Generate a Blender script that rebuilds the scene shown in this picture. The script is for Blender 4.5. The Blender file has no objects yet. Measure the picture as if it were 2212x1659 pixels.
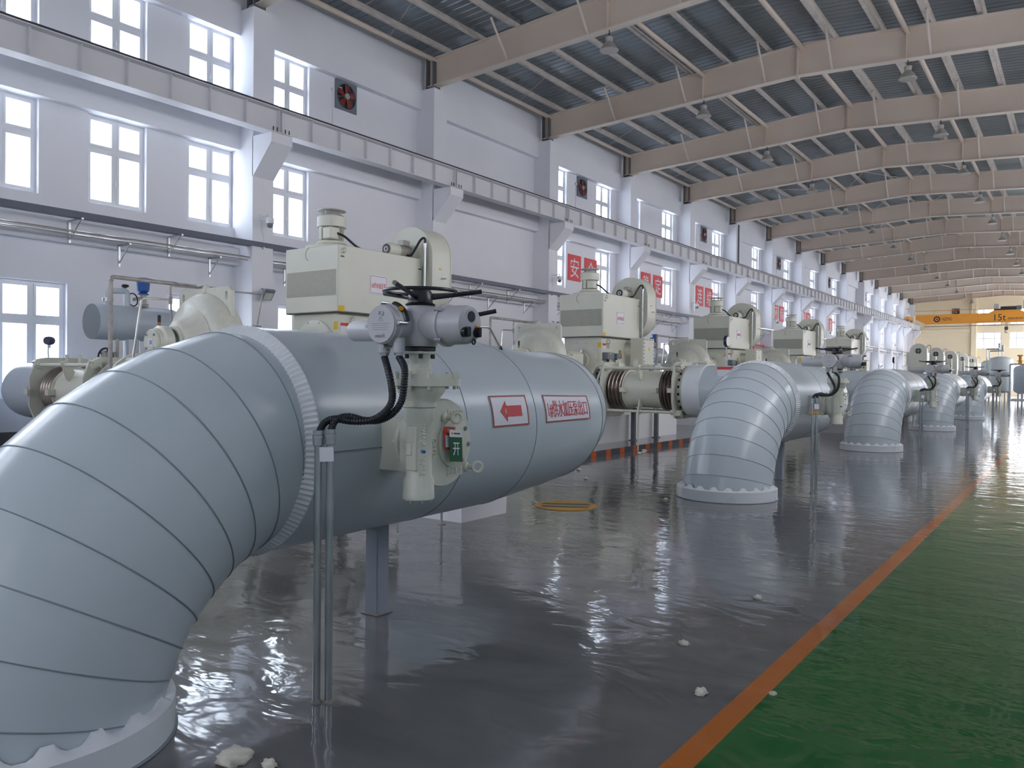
import bpy, bmesh, math, random
from math import sin, cos, pi, sqrt, atan2, radians
from mathutils import Vector, Matrix
random.seed(7)
SC = bpy.context.scene
COL = SC.collection

# ------------------------------------------------------------------ camera, world, exposure
W_, H_ = 2212, 1659
CAM_H = 1.408
YAW, PITCH, ROLL, FPX = .615, .0107, .0105, 1749.4
cam = bpy.data.cameras.new('camera')
cam.sensor_fit = 'HORIZONTAL'; cam.sensor_width = 36; cam.lens = 36*FPX/W_
cam.clip_start = .05; cam.clip_end = 400
cob = bpy.data.objects.new('camera', cam); COL.objects.link(cob); SC.camera = cob
fwd = Vector((-sin(YAW)*cos(PITCH), cos(YAW)*cos(PITCH), -sin(PITCH)))
rt = Vector((cos(YAW), sin(YAW), 0)); up = rt.cross(fwd)
xr = rt*cos(ROLL) + up*sin(ROLL); yr = up*cos(ROLL) - rt*sin(ROLL)
cob.matrix_world = Matrix(((xr.x, yr.x, -fwd.x, 0), (xr.y, yr.y, -fwd.y, 0), (xr.z, yr.z, -fwd.z, CAM_H), (0, 0, 0, 1)))

SC.view_settings.view_transform = 'Standard'; SC.view_settings.look = 'None'
SC.view_settings.gamma = 1; SC.view_settings.use_curve_mapping = False
SC.view_settings.exposure = .12
SC.cycles.max_bounces = 10; SC.cycles.diffuse_bounces = 6; SC.cycles.glossy_bounces = 4
SC.cycles.transparent_max_bounces = 12
SC.cycles.caustics_reflective = False; SC.cycles.caustics_refractive = False
SC.cycles.sample_clamp_indirect = 6

wd = bpy.data.worlds.new('sky'); SC.world = wd; wd.use_nodes = True
nt = wd.node_tree; nt.nodes.clear()
wo = nt.nodes.new('ShaderNodeOutputWorld'); bg = nt.nodes.new('ShaderNodeBackground')
tc = nt.nodes.new('ShaderNodeTexCoord'); sx = nt.nodes.new('ShaderNodeSeparateXYZ')
mr = nt.nodes.new('ShaderNodeMapRange'); mr.inputs[1].default_value = -.8; mr.inputs[2].default_value = .8
rp = nt.nodes.new('ShaderNodeValToRGB')
rp.color_ramp.elements[0].color = (.80, .88, 1.0, 1); rp.color_ramp.elements[1].color = (.98, .95, .97, 1)
nt.links.new(tc.outputs['Generated'], sx.inputs[0]); nt.links.new(sx.outputs['X'], mr.inputs[0])
nt.links.new(mr.outputs[0], rp.inputs[0]); nt.links.new(rp.outputs[0], bg.inputs[0])
SKY = 9.0
bg.inputs[1].default_value = SKY
nt.links.new(bg.outputs[0], wo.inputs[0])

def portal(name, loc, rot, sx_, sy_):
    l = bpy.data.lights.new(name, 'AREA'); l.shape = 'RECTANGLE'; l.size = sx_; l.size_y = sy_
    l.cycles.is_portal = True
    o = bpy.data.objects.new(name, l); COL.objects.link(o); o.location = loc; o.rotation_euler = rot
    return o

# ------------------------------------------------------------------ materials
def mat(name, col, rough=.5, metal=0., var=.06, scale=3., bump=0., coat=0., spec=.5, rvar=.1):
    m = bpy.data.materials.new(name); m.use_nodes = True
    t = m.node_tree; b = t.nodes['Principled BSDF']
    b.inputs['Metallic'].default_value = metal
    b.inputs['Specular IOR Level'].default_value = spec
    if coat: b.inputs['Coat Weight'].default_value = coat; b.inputs['Coat Roughness'].default_value = .06
    g = t.nodes.new('ShaderNodeNewGeometry'); n = t.nodes.new('ShaderNodeTexNoise')
    n.inputs['Scale'].default_value = scale; n.inputs['Detail'].default_value = 4
    t.links.new(g.outputs['Position'], n.inputs['Vector'])
    r = t.nodes.new('ShaderNodeValToRGB')
    lo = [max(0, c*(1-var)) for c in col]; hi = [min(1, c*(1+var)) for c in col]
    r.color_ramp.elements[0].color = (*lo, 1); r.color_ramp.elements[1].color = (*hi, 1)
    r.color_ramp.elements[0].position = .3; r.color_ramp.elements[1].position = .7
    t.links.new(n.outputs[0], r.inputs[0]); t.links.new(r.outputs[0], b.inputs['Base Color'])
    mm = t.nodes.new('ShaderNodeMapRange'); mm.inputs[3].default_value = max(.02, rough*(1-rvar)); mm.inputs[4].default_value = min(1, rough*(1+rvar))
    t.links.new(n.outputs[0], mm.inputs[0]); t.links.new(mm.outputs[0], b.inputs['Roughness'])
    if bump:
        bp = t.nodes.new('ShaderNodeBump'); bp.inputs['Strength'].default_value = bump; bp.inputs['Distance'].default_value = .02
        t.links.new(n.outputs[0], bp.inputs['Height']); t.links.new(bp.outputs[0], b.inputs['Normal'])
    return m

M = {}
M['wall'] = mat('white_plaster', (.80, .81, .86), .85, var=.02, scale=.8, bump=.05)
M['cream'] = mat('cream_plaster', (.84, .75, .56), .85, var=.02, scale=.8, bump=.05)
M['base'] = mat('dark_skirting', (.08, .085, .095), .4)
M['frame'] = mat('window_plastic', (.78, .80, .84), .35, var=.01)
M['deck'] = mat('galvanised_deck', (.27, .31, .34), .34, metal=.6, var=.1, scale=.7)
M['steel_beam'] = mat('beige_steel_paint', (.70, .59, .50), .55, var=.05, scale=.6)
M['beam_flange'] = mat('lit_steel_paint', (.76, .67, .59), .5, var=.04, scale=.6)  # the beam paint lightened, light caught by the flanges put into the colour
M['purlin'] = mat('galvanised_purlin', (.66, .61, .56), .6, metal=.0, var=.12, scale=4)
M['girder'] = mat('grey_steel_paint', (.70, .70, .73), .5, var=.04, scale=1.)
M['rail'] = mat('dark_rail', (.07, .075, .09), .4, metal=.5)
M['pipe'] = mat('blue_grey_cladding', (.52, .585, .63), .24, var=.02, scale=.8, rvar=.06)
M['foil'] = mat('white_cladding', (.74, .77, .80), .28, var=.03)
M['seam'] = mat('seam_sealant', (.24, .28, .31), .5)
M['beige'] = mat('beige_machine_paint', (.66, .665, .575), .38, var=.03, scale=2.)
M['beige_cast'] = mat('beige_cast_paint', (.65, .655, .57), .33, var=.04, scale=14., bump=.12)
M['actuator'] = mat('grey_actuator_paint', (.46, .46, .49), .35, var=.04, scale=5.)
M['black'] = mat('black_plastic', (.012, .015, .022), .32)
M['rubber'] = mat('black_conduit', (.011, .014, .02), .45)
M['dark'] = mat('dark_metal', (.05, .052, .055), .45, metal=.3)
M['galv'] = mat('galvanised_tube', (.46, .49, .51), .3, metal=.9, var=.15, scale=6.)
M['inox'] = mat('stainless_tube', (.62, .60, .57), .25, metal=.9)
M['rusty'] = mat('weathered_tube', (.38, .36, .35), .45, metal=.3, var=.25, scale=9.)
M['bellow'] = mat('bronze_bellows', (.36, .31, .28), .28, metal=.85)
M['post'] = mat('grey_post_paint', (.30, .33, .385), .45, var=.05)
M['darkpost'] = mat('dark_post_paint', (.13, .145, .165), .45, var=.1)
M['tray'] = mat('dark_blue_tray', (.075, .09, .14), .4)
M['plinth'] = mat('white_concrete', (.74, .74, .76), .7, var=.03, scale=2.)
M['tankpaint'] = mat('blue_tank_paint', (.52, .59, .67), .32, var=.03)
M['valveblue'] = mat('blue_valve_paint', (.018, .095, .36), .35)
M['red'] = mat('red_board', (.72, .055, .065), .5, var=.03)
M['redtext'] = mat('red_lettering', (.60, .045, .05), .5, var=.02)
M['border'] = mat('red_brown_border', (.36, .075, .045), .5, var=.02)
M['white'] = mat('white_board', (.74, .74, .80), .45, var=.01)
M['yellow'] = mat('yellow_sticker', (.72, .50, .03), .5)
M['green_tag'] = mat('green_tag', (.008, .095, .035), .35, var=.02)
M['red_tag'] = mat('red_tag', (.62, .05, .03), .35, var=.02)
M['crane'] = mat('orange_crane_paint', (.72, .30, .035), .4, var=.03)
M['ink'] = mat('black_ink', (.02, .02, .022), .6)
M['embossed'] = mat('embossed_grey', (.36, .36, .39), .35, var=.03)
M['cap_grey'] = mat('grey_cap_face', (.36, .36, .39), .4, var=.03)
M['drain'] = mat('yellow_drain', (.50, .245, .012), .35, var=.08)
M['mesh'] = mat('dark_grating', (.10, .12, .12), .5, metal=.5, var=.3, scale=60)
M['orange_paint'] = mat('orange_stripe_paint', (.60, .115, .012), .4)
M['foam'] = mat('foam_crumb', (.70, .66, .58), .8, var=.12, scale=30, bump=.3)
M['grout'] = mat('grey_grout', (.25, .24, .22), .8, var=.2, scale=40)
M['fanred'] = mat('red_fan_blade', (.20, .022, .02), .4)
M['lampshade'] = mat('grey_lamp_metal', (.42, .40, .37), .4, metal=.2)
M['facade'] = mat('pale_facade', (.75, .76, .78), .8)
M['facade_win'] = mat('facade_glass', (.25, .27, .30), .3)
M['slate'] = mat('blue_grey_box', (.16, .19, .23), .4)
M['amber'] = mat('amber_oil', (.45, .16, .03), .2)
M['led'] = mat('yellow_led', (.75, .70, .10), .4)
M['lampglass'] = mat('pale_lamp_glass', (.62, .66, .70), .12)
M['banner'] = mat('red_banner_cloth', (.70, .03, .06), .6)
M['tankwhite'] = mat('pale_tank_paint', (.60, .66, .68), .3, var=.02)
M['ground'] = mat('pale_yard', (.85, .85, .86), .9)

def glassmat():
    m = bpy.data.materials.new('window_glass'); m.use_nodes = True; t = m.node_tree
    t.nodes.clear(); o = t.nodes.new('ShaderNodeOutputMaterial'); mx = t.nodes.new('ShaderNodeMixShader')
    a = t.nodes.new('ShaderNodeBsdfTransparent'); b = t.nodes.new('ShaderNodeBsdfGlossy'); f = t.nodes.new('ShaderNodeLayerWeight')
    b.inputs['Roughness'].default_value = .02; a.inputs[0].default_value = (.95, .97, .98, 1); pw = t.nodes.new('ShaderNodeMath'); pw.operation = 'POWER'; pw.inputs[1].default_value = 6; t.links.new(f.outputs['Facing'], pw.inputs[0])
    ml = t.nodes.new('ShaderNodeMath'); ml.operation = 'MULTIPLY_ADD'; ml.inputs[1].default_value = .35; ml.inputs[2].default_value = .02; t.links.new(pw.outputs[0], ml.inputs[0])
    t.links.new(ml.outputs[0], mx.inputs[0]); t.links.new(a.outputs[0], mx.inputs[1]); t.links.new(b.outputs[0], mx.inputs[2])
    t.links.new(mx.outputs[0], o.inputs[0]); return m
M['glass'] = glassmat()

def floormat(name, c0, c1, rough=.06, wave=.35):
    """glossy trowelled epoxy: patchy colour, low ripples along the hall"""
    m = bpy.data.materials.new(name); m.use_nodes = True; t = m.node_tree; b = t.nodes['Principled BSDF']
    g = t.nodes.new('ShaderNodeNewGeometry')
    mp = t.nodes.new('ShaderNodeMapping'); mp.inputs['Scale'].default_value = (.75, 1.25, 1)
    mp.inputs['Rotation'].default_value = (0, 0, radians(25))
    t.links.new(g.outputs['Position'], mp.inputs[0])
    n = t.nodes.new('ShaderNodeTexNoise'); n.inputs['Scale'].default_value = 1.1; n.inputs['Detail'].default_value = 6; n.inputs['Distortion'].default_value = 1.2
    t.links.new(mp.outputs[0], n.inputs['Vector'])
    r = t.nodes.new('ShaderNodeValToRGB'); r.color_ramp.elements[0].color = (*c0, 1); r.color_ramp.elements[1].color = (*c1, 1)
    r.color_ramp.elements[0].position = .35; r.color_ramp.elements[1].position = .68
    t.links.new(n.outputs[0], r.inputs[0]); t.links.new(r.outputs[0], b.inputs['Base Color'])
    b.inputs['Specular IOR Level'].default_value = .5
    mm = t.nodes.new('ShaderNodeMapRange'); mm.inputs[1].default_value = .3; mm.inputs[2].default_value = .7
    mm.inputs[3].default_value = rough*.5; mm.inputs[4].default_value = rough*1.5
    t.links.new(n.outputs[0], mm.inputs[0]); t.links.new(mm.outputs[0], b.inputs['Roughness'])
    n2 = t.nodes.new('ShaderNodeTexNoise'); n2.inputs['Scale'].default_value = 2.6; n2.inputs['Detail'].default_value = 3; n2.inputs['Distortion'].default_value = .8
    t.links.new(mp.outputs[0], n2.inputs['Vector'])
    n3 = t.nodes.new('ShaderNodeTexNoise'); n3.inputs['Scale'].default_value = 9; n3.inputs['Detail'].default_value = 2
    t.links.new(mp.outputs[0], n3.inputs['Vector'])
    ad = t.nodes.new('ShaderNodeMath'); ad.operation = 'MULTIPLY_ADD'; ad.inputs[1].default_value = .18
    t.links.new(n3.outputs[0], ad.inputs[0]); t.links.new(n2.outputs[0], ad.inputs[2])
    bp = t.nodes.new('ShaderNodeBump'); bp.inputs['Strength'].default_value = wave; bp.inputs['Distance'].default_value = .02
    t.links.new(ad.outputs[0], bp.inputs['Height']); t.links.new(bp.outputs[0], b.inputs['Normal'])
    return m
M['floor'] = floormat('grey_epoxy', (.125, .128, .132), (.185, .185, .188))
M['floor_green'] = floormat('green_epoxy', (.009, .125, .022), (.015, .155, .030))
M['floor_orange'] = floormat('orange_epoxy', (.50, .14, .012), (.56, .165, .016), wave=.2)

def perfmat():
    """beige sheet punched with staggered round holes"""
    m = bpy.data.materials.new('perforated_sheet'); m.use_nodes = True; t = m.node_tree; b = t.nodes['Principled BSDF']
    tcx = t.nodes.new('ShaderNodeTexCoord'); s = t.nodes.new('ShaderNodeSeparateXYZ'); t.links.new(tcx.outputs['Object'], s.inputs[0])
    def mth(op, a, bb=None, cc=None):
        n = t.nodes.new('ShaderNodeMath'); n.operation = op
        for i, v in enumerate((a, bb, cc)):
            if v is None: continue
            if isinstance(v, (int, float)): n.inputs[i].default_value = v
            else: t.links.new(v, n.inputs[i])
        return n.outputs[0]
    p = .0255
    def dots(off):
        u = mth('SUBTRACT', mth('FRACT', mth('ADD', mth('DIVIDE', s.outputs['X'], p), 100+off)), .5)
        v = mth('SUBTRACT', mth('FRACT', mth('ADD', mth('DIVIDE', s.outputs['Z'], p*1.0), 100+off)), .5)
        d = mth('SQRT', mth('ADD', mth('MULTIPLY', u, u), mth('MULTIPLY', v, v)))
        return mth('LESS_THAN', d, .27)
    k = mth('MAXIMUM', dots(0), dots(.5))
    mx = t.nodes.new('ShaderNodeMix'); mx.data_type = 'RGBA'
    mx.inputs[6].default_value = (.66, .665, .575, 1); mx.inputs[7].default_value = (.025, .028, .03, 1)
    t.links.new(k, mx.inputs[0]); t.links.new(mx.outputs[2], b.inputs['Base Color']); b.inputs['Roughness'].default_value = .45
    return m
M['perf'] = perfmat()

# ------------------------------------------------------------------ mesh builder
def V3(a): return Vector(a)
class MB:
    def __init__(s): s.v = []; s.f = []
    def add(s, vs, fs):
        o = len(s.v); s.v += [tuple(p) for p in vs]; s.f += [tuple(i+o for i in f) for f in fs]; return s
    def box(s, x0, x1, y0, y1, z0, z1, b=0.):
        lo = (min(x0, x1), min(y0, y1), min(z0, z1)); hi = (max(x0, x1), max(y0, y1), max(z0, z1))
        if not b:
            vs = [(hi[0] if i & 1 else lo[0], hi[1] if i & 2 else lo[1], hi[2] if i & 4 else lo[2]) for i in range(8)]
            return s.add(vs, [(0, 2, 3, 1), (4, 5, 7, 6), (0, 1, 5, 4), (2, 6, 7, 3), (0, 4, 6, 2), (1, 3, 7, 5)])
        vs = []; ix = {}
        for i in range(8):
            c = [hi[a] if i >> a & 1 else lo[a] for a in range(3)]
            sg = [-1 if i >> a & 1 else 1 for a in range(3)]
            for a in range(3):
                p = [c[k] + (0 if k == a else sg[k]*b) for k in range(3)]; ix[i, a] = len(vs); vs.append(p)
        fs = []
        for a in range(3):
            u, w = [(1, 2), (0, 2), (0, 1)][a]
            for t in (0, 1):
                q = [t << a, t << a | 1 << u, t << a | 1 << u | 1 << w, t << a | 1 << w]; fs.append([ix[i, a] for i in q])
        for a in range(3):
            u, w = [(1, 2), (0, 2), (0, 1)][a]
            for tu in (0, 1):
                for tw in (0, 1):
                    i0 = tu << u | tw << w; i1 = i0 | 1 << a
                    fs.append([ix[i0, u], ix[i1, u], ix[i1, w], ix[i0, w]])
        for i in range(8): fs.append([ix[i, 0], ix[i, 1], ix[i, 2]])
        return s.add(vs, fs)
    def frame(s, ax):
        ax = V3(ax).normalized(); h = V3((0, 0, 1)) if abs(ax.z) < .9 else V3((1, 0, 0))
        u = h.cross(ax).normalized(); w = ax.cross(u); return ax, u, w
    def lathe(s, prof, org, ax=(0, 0, 1), n=32, su=1., sw=1.):
        """prof: (distance along the axis, radius)"""
        ax, u, w = s.frame(ax); o = V3(org); vs = []; fs = []; rings = []
        for t, r in prof:
            if r < 1e-6: rings.append([len(vs)]); vs.append(o+ax*t)
            else:
                rings.append(list(range(len(vs), len(vs)+n)))
                vs += [o+ax*t+u*(r*su*cos(2*pi*i/n))+w*(r*sw*sin(2*pi*i/n)) for i in range(n)]
        for a, b in zip(rings, rings[1:]):
            if len(a) == 1 and len(b) == 1: continue
            for i in range(n):
                j = (i+1) % n
                if len(a) == 1: fs.append((a[0], b[i], b[j]))
                elif len(b) == 1: fs.append((a[i], b[0], a[j]))
                else: fs.append((a[i], b[i], b[j], a[j]))
        if len(rings[0]) > 1: fs.append(rings[0])
        if len(rings[-1]) > 1: fs.append(rings[-1])
        return s.add(vs, fs)
    def cyl(s, p0, p1, r, r1=None, n=20, b=0.):
        p0 = V3(p0); d = V3(p1)-p0; L = d.length; r1 = r if r1 is None else r1
        pr = [(0, r), (L, r1)] if not b else [(0, r-b), (b, r), (L-b, r1), (L, r1-b)]
        return s.lathe(pr, p0, d, n)
    def sweep(s, pts, rads, n=16, cap=True, closed=False):
        pts = [V3(p) for p in pts]; m = len(pts)
        if isinstance(rads, (int, float)): rads = [rads]*m
        tan = []
        for i in range(m):
            a = pts[(i-1) % m] if closed or i > 0 else pts[i]; b = pts[(i+1) % m] if closed or i < m-1 else pts[i]
            if not closed and 0 < i < m-1: t = (pts[i]-a).normalized()+(b-pts[i]).normalized()
            else: t = b-a
            tan.append(t.normalized())
        _, u, w = s.frame(tan[0]); vs = []; fs = []
        for i in range(m):
            if i:
                u = u-tan[i]*u.dot(tan[i]); u.normalize(); w = tan[i].cross(u)
            # mitre: stretch so the tube keeps its radius through the corner
            if not closed and 0 < i < m-1:
                d = (pts[i]-pts[i-1]).normalized(); c = max(.35, d.dot(tan[i]))
                bend = (tan[i]-d)
                for k in range(n):
                    p = u*cos(2*pi*k/n)+w*sin(2*pi*k/n)
                    if bend.length > 1e-5:
                        bn = (bend-tan[i]*bend.dot(tan[i])).normalized(); p = p+bn*p.dot(bn)*(1/c-1)
                    vs.append(pts[i]+p*rads[i])
            else: vs += [pts[i]+(u*cos(2*pi*k/n)+w*sin(2*pi*k/n))*rads[i] for k in range(n)]
        for i in range(m if closed else m-1):
            j = (i+1) % m
            fs += [(i*n+k, j*n+k, j*n+(k+1) % n, i*n+(k+1) % n) for k in range(n)]
        if cap and not closed: fs += [tuple(range(n)), tuple(range((m-1)*n, m*n))]
        return s.add(vs, fs)
    def torus(s, c, ax, R, r, n=40, m=8, a0=0., a1=2*pi, su=1.):
        ax, u, w = s.frame(ax); c = V3(c); closed = abs(a1-a0-2*pi) < 1e-6
        k = n if closed else n+1
        pts = [c+u*(R*su*cos(a0+(a1-a0)*i/n))+w*(R*sin(a0+(a1-a0)*i/n)) for i in range(k)]
        return s.sweep(pts, r, m, closed=closed)
    def prism(s, poly, d0, d1, pl='xz'):
        """poly in the given plane, pushed from d0 to d1 along the third axis"""
        f = {'xz': lambda a, b, d: (a, d, b), 'yz': lambda a, b, d: (d, a, b), 'xy': lambda a, b, d: (a, b, d)}[pl]
        n = len(poly); vs = [f(a, b, d0) for a, b in poly]+[f(a, b, d1) for a, b in poly]
        return s.add(vs, [tuple(range(n)), tuple(range(n, 2*n))]+[(i, (i+1) % n, n+(i+1) % n, n+i) for i in range(n)])
    def bolt(s, p, ax, r=.014, h=.012):
        p = V3(p); ax = V3(ax).normalized(); return s.lathe([(-.004, r*1.5), (.002, r*1.5), (.002, r), (h, r), (h, 0)], p, ax, 6)
    def bolts(s, c, ax, R, k, r=.014, h=.012, a0=0., su=1.):
        ax, u, w = s.frame(ax)
        for i in range(k):
            a = a0+2*pi*i/k; s.bolt(V3(c)+u*(R*su*cos(a))+w*(R*sin(a)), ax, r, h)
        return s
    def build(s, name, m, parent=None, org=(0, 0, 0), ang=35, smooth=True):
        me = bpy.data.meshes.new(name); ox, oy, oz = org
        me.from_pydata([(x-ox, y-oy, z-oz) for x, y, z in s.v], [], s.f)
        b = bmesh.new(); b.from_mesh(me); bmesh.ops.recalc_face_normals(b, faces=b.faces); b.to_mesh(me); b.free()
        if smooth:
            me.polygons.foreach_set('use_smooth', [True]*len(me.polygons)); me.set_sharp_from_angle(angle=radians(ang))
        me.materials.append(M[m] if isinstance(m, str) else m)
        o = bpy.data.objects.new(name, me); COL.objects.link(o)
        if parent is not None: o.parent = parent
        else: o.location = org
        return o

def tag(o, label=None, cat=None, group=None, kind=None):
    if label: o['label'] = label
    if cat: o['category'] = cat
    if group: o['group'] = group
    if kind: o['kind'] = kind
    return o
def thing(name, loc, label, cat, group=None, kind=None):
    o = bpy.data.objects.new(name, None); o.empty_display_size = .1; COL.objects.link(o); o.location = loc
    return tag(o, label, cat, group, kind)
def dup(o, loc=None, label=None, parent=None):
    c = o.copy(); COL.objects.link(c); c.parent = parent
    if loc is not None: c.location = loc
    if label: c['label'] = label
    for ch in o.children: dup(ch, parent=c)
    return c
def fillet(pts, r, n=6):
    """round the corners of a polyline"""
    pts = [V3(p) for p in pts]; out = [pts[0]]
    for a, b, c in zip(pts, pts[1:], pts[2:]):
        d0 = (a-b); d1 = (c-b); k = min(r, d0.length*.49, d1.length*.49); p0 = b+d0.normalized()*k; p1 = b+d1.normalized()*k
        for i in range(n+1):
            t = i/n; out.append(p0*(1-t)**2+b*2*t*(1-t)+p1*t*t)
    return out+[pts[-1]]
def spline(pts, n=8):
    pts = [V3(p) for p in pts]; P = [pts[0]*2-pts[1]]+pts+[pts[-1]*2-pts[-2]]; out = []
    for i in range(1, len(P)-2):
        for k in range(n):
            t = k/n; a, b, c, d = P[i-1], P[i], P[i+1], P[i+2]
            out.append(.5*((2*b)+(c-a)*t+(2*a-5*b+4*c-d)*t*t+(3*b-a-3*c+d)*t**3))
    return out+[pts[-1]]
_TX = {}
def glyphs(s, ext=.03):
    """outline of a word from the built-in font, one unit high, centred on its own box"""
    if (s, ext) not in _TX:
        c = bpy.data.curves.new('t', 'FONT'); c.body = s; c.size = 1; c.extrude = ext; c.resolution_u = 3
        o = bpy.data.objects.new('t', c); COL.objects.link(o)
        me = bpy.data.meshes.new_from_object(o.evaluated_get(bpy.context.evaluated_depsgraph_get()))
        vs = [tuple(v.co) for v in me.vertices]; fs = [tuple(p.vertices) for p in me.polygons]
        COL.objects.unlink(o); bpy.data.objects.remove(o); bpy.data.meshes.remove(me); bpy.data.curves.remove(c)
        x0, x1 = min(v[0] for v in vs), max(v[0] for v in vs); y0, y1 = min(v[1] for v in vs), max(v[1] for v in vs)
        _TX[s, ext] = ([(v[0]-(x0+x1)/2, v[1]-(y0+y1)/2, v[2]) for v in vs], fs, x1-x0, y1-y0)
    return _TX[s, ext]
def text(mb, s, w, h, f, ext=.002, flip=False):
    """letters of s fitted to w x h; f maps (u, v, out) to a point"""
    vs, fs, a, b = glyphs(s)
    k = -1 if flip else 1
    mb.add([f(k*x/a*w, k*y/b*h, z/.03*ext) for x, y, z in vs], fs); return mb
def on_x(x, y, z): return lambda u, v, o: (x+o, y+u, z+v)        # a face that looks along +X
def on_y(x, y, z): return lambda u, v, o: (x+u, y-o, z+v)        # a face that looks along -Y
def plate_holes(outline, holes, th):
    """flat plate with holes from 2-D splines -> verts (a, b, depth), faces"""
    c = bpy.data.curves.new('p', 'CURVE'); c.dimensions = '2D'; c.fill_mode = 'BOTH'; c.extrude = th/2
    for pts in [outline]+holes:
        sp = c.splines.new('POLY'); sp.points.add(len(pts)-1); sp.use_cyclic_u = True
        for p, q in zip(sp.points, pts): p.co = (q[0], q[1], 0, 1)
    o = bpy.data.objects.new('p', c); COL.objects.link(o)
    me = bpy.data.meshes.new_from_object(o.evaluated_get(bpy.context.evaluated_depsgraph_get()))
    r = [tuple(v.co) for v in me.vertices], [tuple(p.vertices) for p in me.polygons]
    COL.objects.unlink(o); bpy.data.objects.remove(o); bpy.data.meshes.remove(me); bpy.data.curves.remove(c)
    return r
def circ(cx, cy, r, n=20, a0=0., a1=2*pi):
    full = abs(a1-a0-2*pi) < 1e-6
    return [(cx+r*cos(a0+(a1-a0)*i/(n if full else n-1)), cy+r*sin(a0+(a1-a0)*i/(n if full else n-1))) for i in range(n)]
NTH = ['first', 'second', 'third', 'fourth', 'fifth', 'sixth', 'seventh', 'eighth', 'ninth', 'tenth', 'eleventh', 'twelfth', 'thirteenth', 'fourteenth', 'fifteenth', 'sixteenth', 'seventeenth']

# ------------------------------------------------------------------ the hall
S = 6.039
XW, XB, XC, XR, XRIDGE = -15.65, -15.45, -15.0, 2.05, -6.8
YE, YB = 96.4, -6.85
def CY(j): return 11.55+S*j
def BAY(b): return 5.79+S*b                 # where bay b's clear wall starts
def deck_z(x): return 11.2-.067*abs(x-XRIDGE)
def raf_top(x): return 10.9-.063*abs(x-XRIDGE)
def raf_bot(x): return 10.04-.052*abs(x-XRIDGE)
LOW, UPW, GRD = (4.64, 6.37, 5.73), (7.56, 8.98, 8.27), (.9, 3.05, 2.34)
FULL = [3, 4, 5, 6, 7, 8, 9, 11, 12, 13]
wins = []                                   # (y0, y1, kind)
for y in (BAY(0)+.13, BAY(0)+2.21, BAY(0)+4.32):
    wins += [(y, y+1.18, 'low'), (y, y+1.18, 'up')]
wins += [(BAY(1)+.38, BAY(1)+1.56, 'low'), (BAY(1)+.38, BAY(1)+1.56, 'up')]
for b in FULL:
    for o in (.42, 3.82): wins += [(BAY(b)+o, BAY(b)+o+1.17, 'low'), (BAY(b)+o, BAY(b)+o+1.17, 'up')]
for b in range(14):
    for o in (.66, 3.87):
        if b in (2, 10): continue
        wins.append((BAY(b)+o, BAY(b)+o+1.17, 'grd'))
ZR = {'low': LOW, 'up': UPW, 'grd': GRD}
lh = [(a, b, ZR[k][0], ZR[k][1]) for a, b, k in wins]
for b in (-2, -1):
    for o in (.4, 2.2, 3.9): lh += [(BAY(b)+o, BAY(b)+o+1.18, z[0], z[1]) for z in (LOW, UPW)]  # bare openings outside the view, added to let more daylight in

def holed(mb, u0, u1, z0, z1, d0, d1, holes, pl):
    """a wall with rectangular openings, split into boxes; u runs along the wall"""
    zs = sorted({z0, z1, *[h[2] for h in holes], *[h[3] for h in holes]})
    for a, b in zip(zs, zs[1:]):
        hs = sorted(h for h in holes if h[2] <= a+1e-6 and h[3] >= b-1e-6); x = u0
        for h in hs+[(u1, u1, 0, 0)]:
            if h[0] > x+1e-6:
                if pl == 'y': mb.box(d0, d1, x, h[0], a, b)
                else: mb.box(x, h[0], d0, d1, a, b)
            x = max(x, h[1])
    return mb
tag(holed(MB(), YB-.3, YE+.3, -.3, 10.75, XW-.32, XW, lh, 'y').build('wall_left', 'wall', smooth=False), 'long white plastered wall with two rows of windows above the pumps', 'wall', kind='structure')
rh = []
for b in range(0, 15):
    for o in (.4, 2.2, 3.95):
        rh += [(BAY(b)+o, BAY(b)+o+1.25, z[0], z[1]) for z in ((LOW, UPW) if o == 2.2 else (LOW,))]
rh = [h for h in rh if h[0] < BAY(11)]+[(BAY(b)+.4, BAY(b)+5.0, .3, 6.4) for b in (11, 12, 13, 14)]  # tall openings out of view, added to light the far end wall
tag(holed(MB(), YB-.3, YE+.3, -.3, 10.75, XR, XR+.3, rh, 'y').build('wall_right', 'wall', smooth=False), 'white wall opposite the pumps beyond the green walkway', 'wall', kind='structure')
bh = [(x, x+2.0, 4.2, 6.4) for x in (-12.6, -9.2, -5.8, -2.4)]  # unseen openings, added to brighten the faces turned to the camera
tag(holed(MB(), XW, XR, -.3, 11.1, YB-.3, YB, bh, 'x').build('wall_back', 'wall', smooth=False), 'white end wall behind the camera', 'wall', kind='structure')
EW = [(-9.15, -6.98, 4.66, 6.35), (-6.26, -4.1, 4.66, 6.35), (-9.15, -6.98, 7.1, 8.77), (-6.26, -4.1, 7.1, 8.77), (-9.15, -6.98, 1.0, 3.2), (-6.26, -4.1, 1.0, 3.2)]
eh = EW+[(x, x+2.1, z0, z1) for x in (-3.3, -.5) for z0, z1 in ((1.0, 3.2), (4.66, 6.35), (7.1, 8.77))]
ew = holed(MB(), XW, XR, -.3, 10.58, YE, YE+.3, eh, 'x')
ew.prism([(XW, 10.5), (XR, 10.5), (XRIDGE, 11.15)], YE, YE+.3, 'xz')
tag(ew.build('wall_far', 'cream', smooth=False), 'cream end wall with big windows at the far end of the hall', 'wall', kind='structure')
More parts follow.
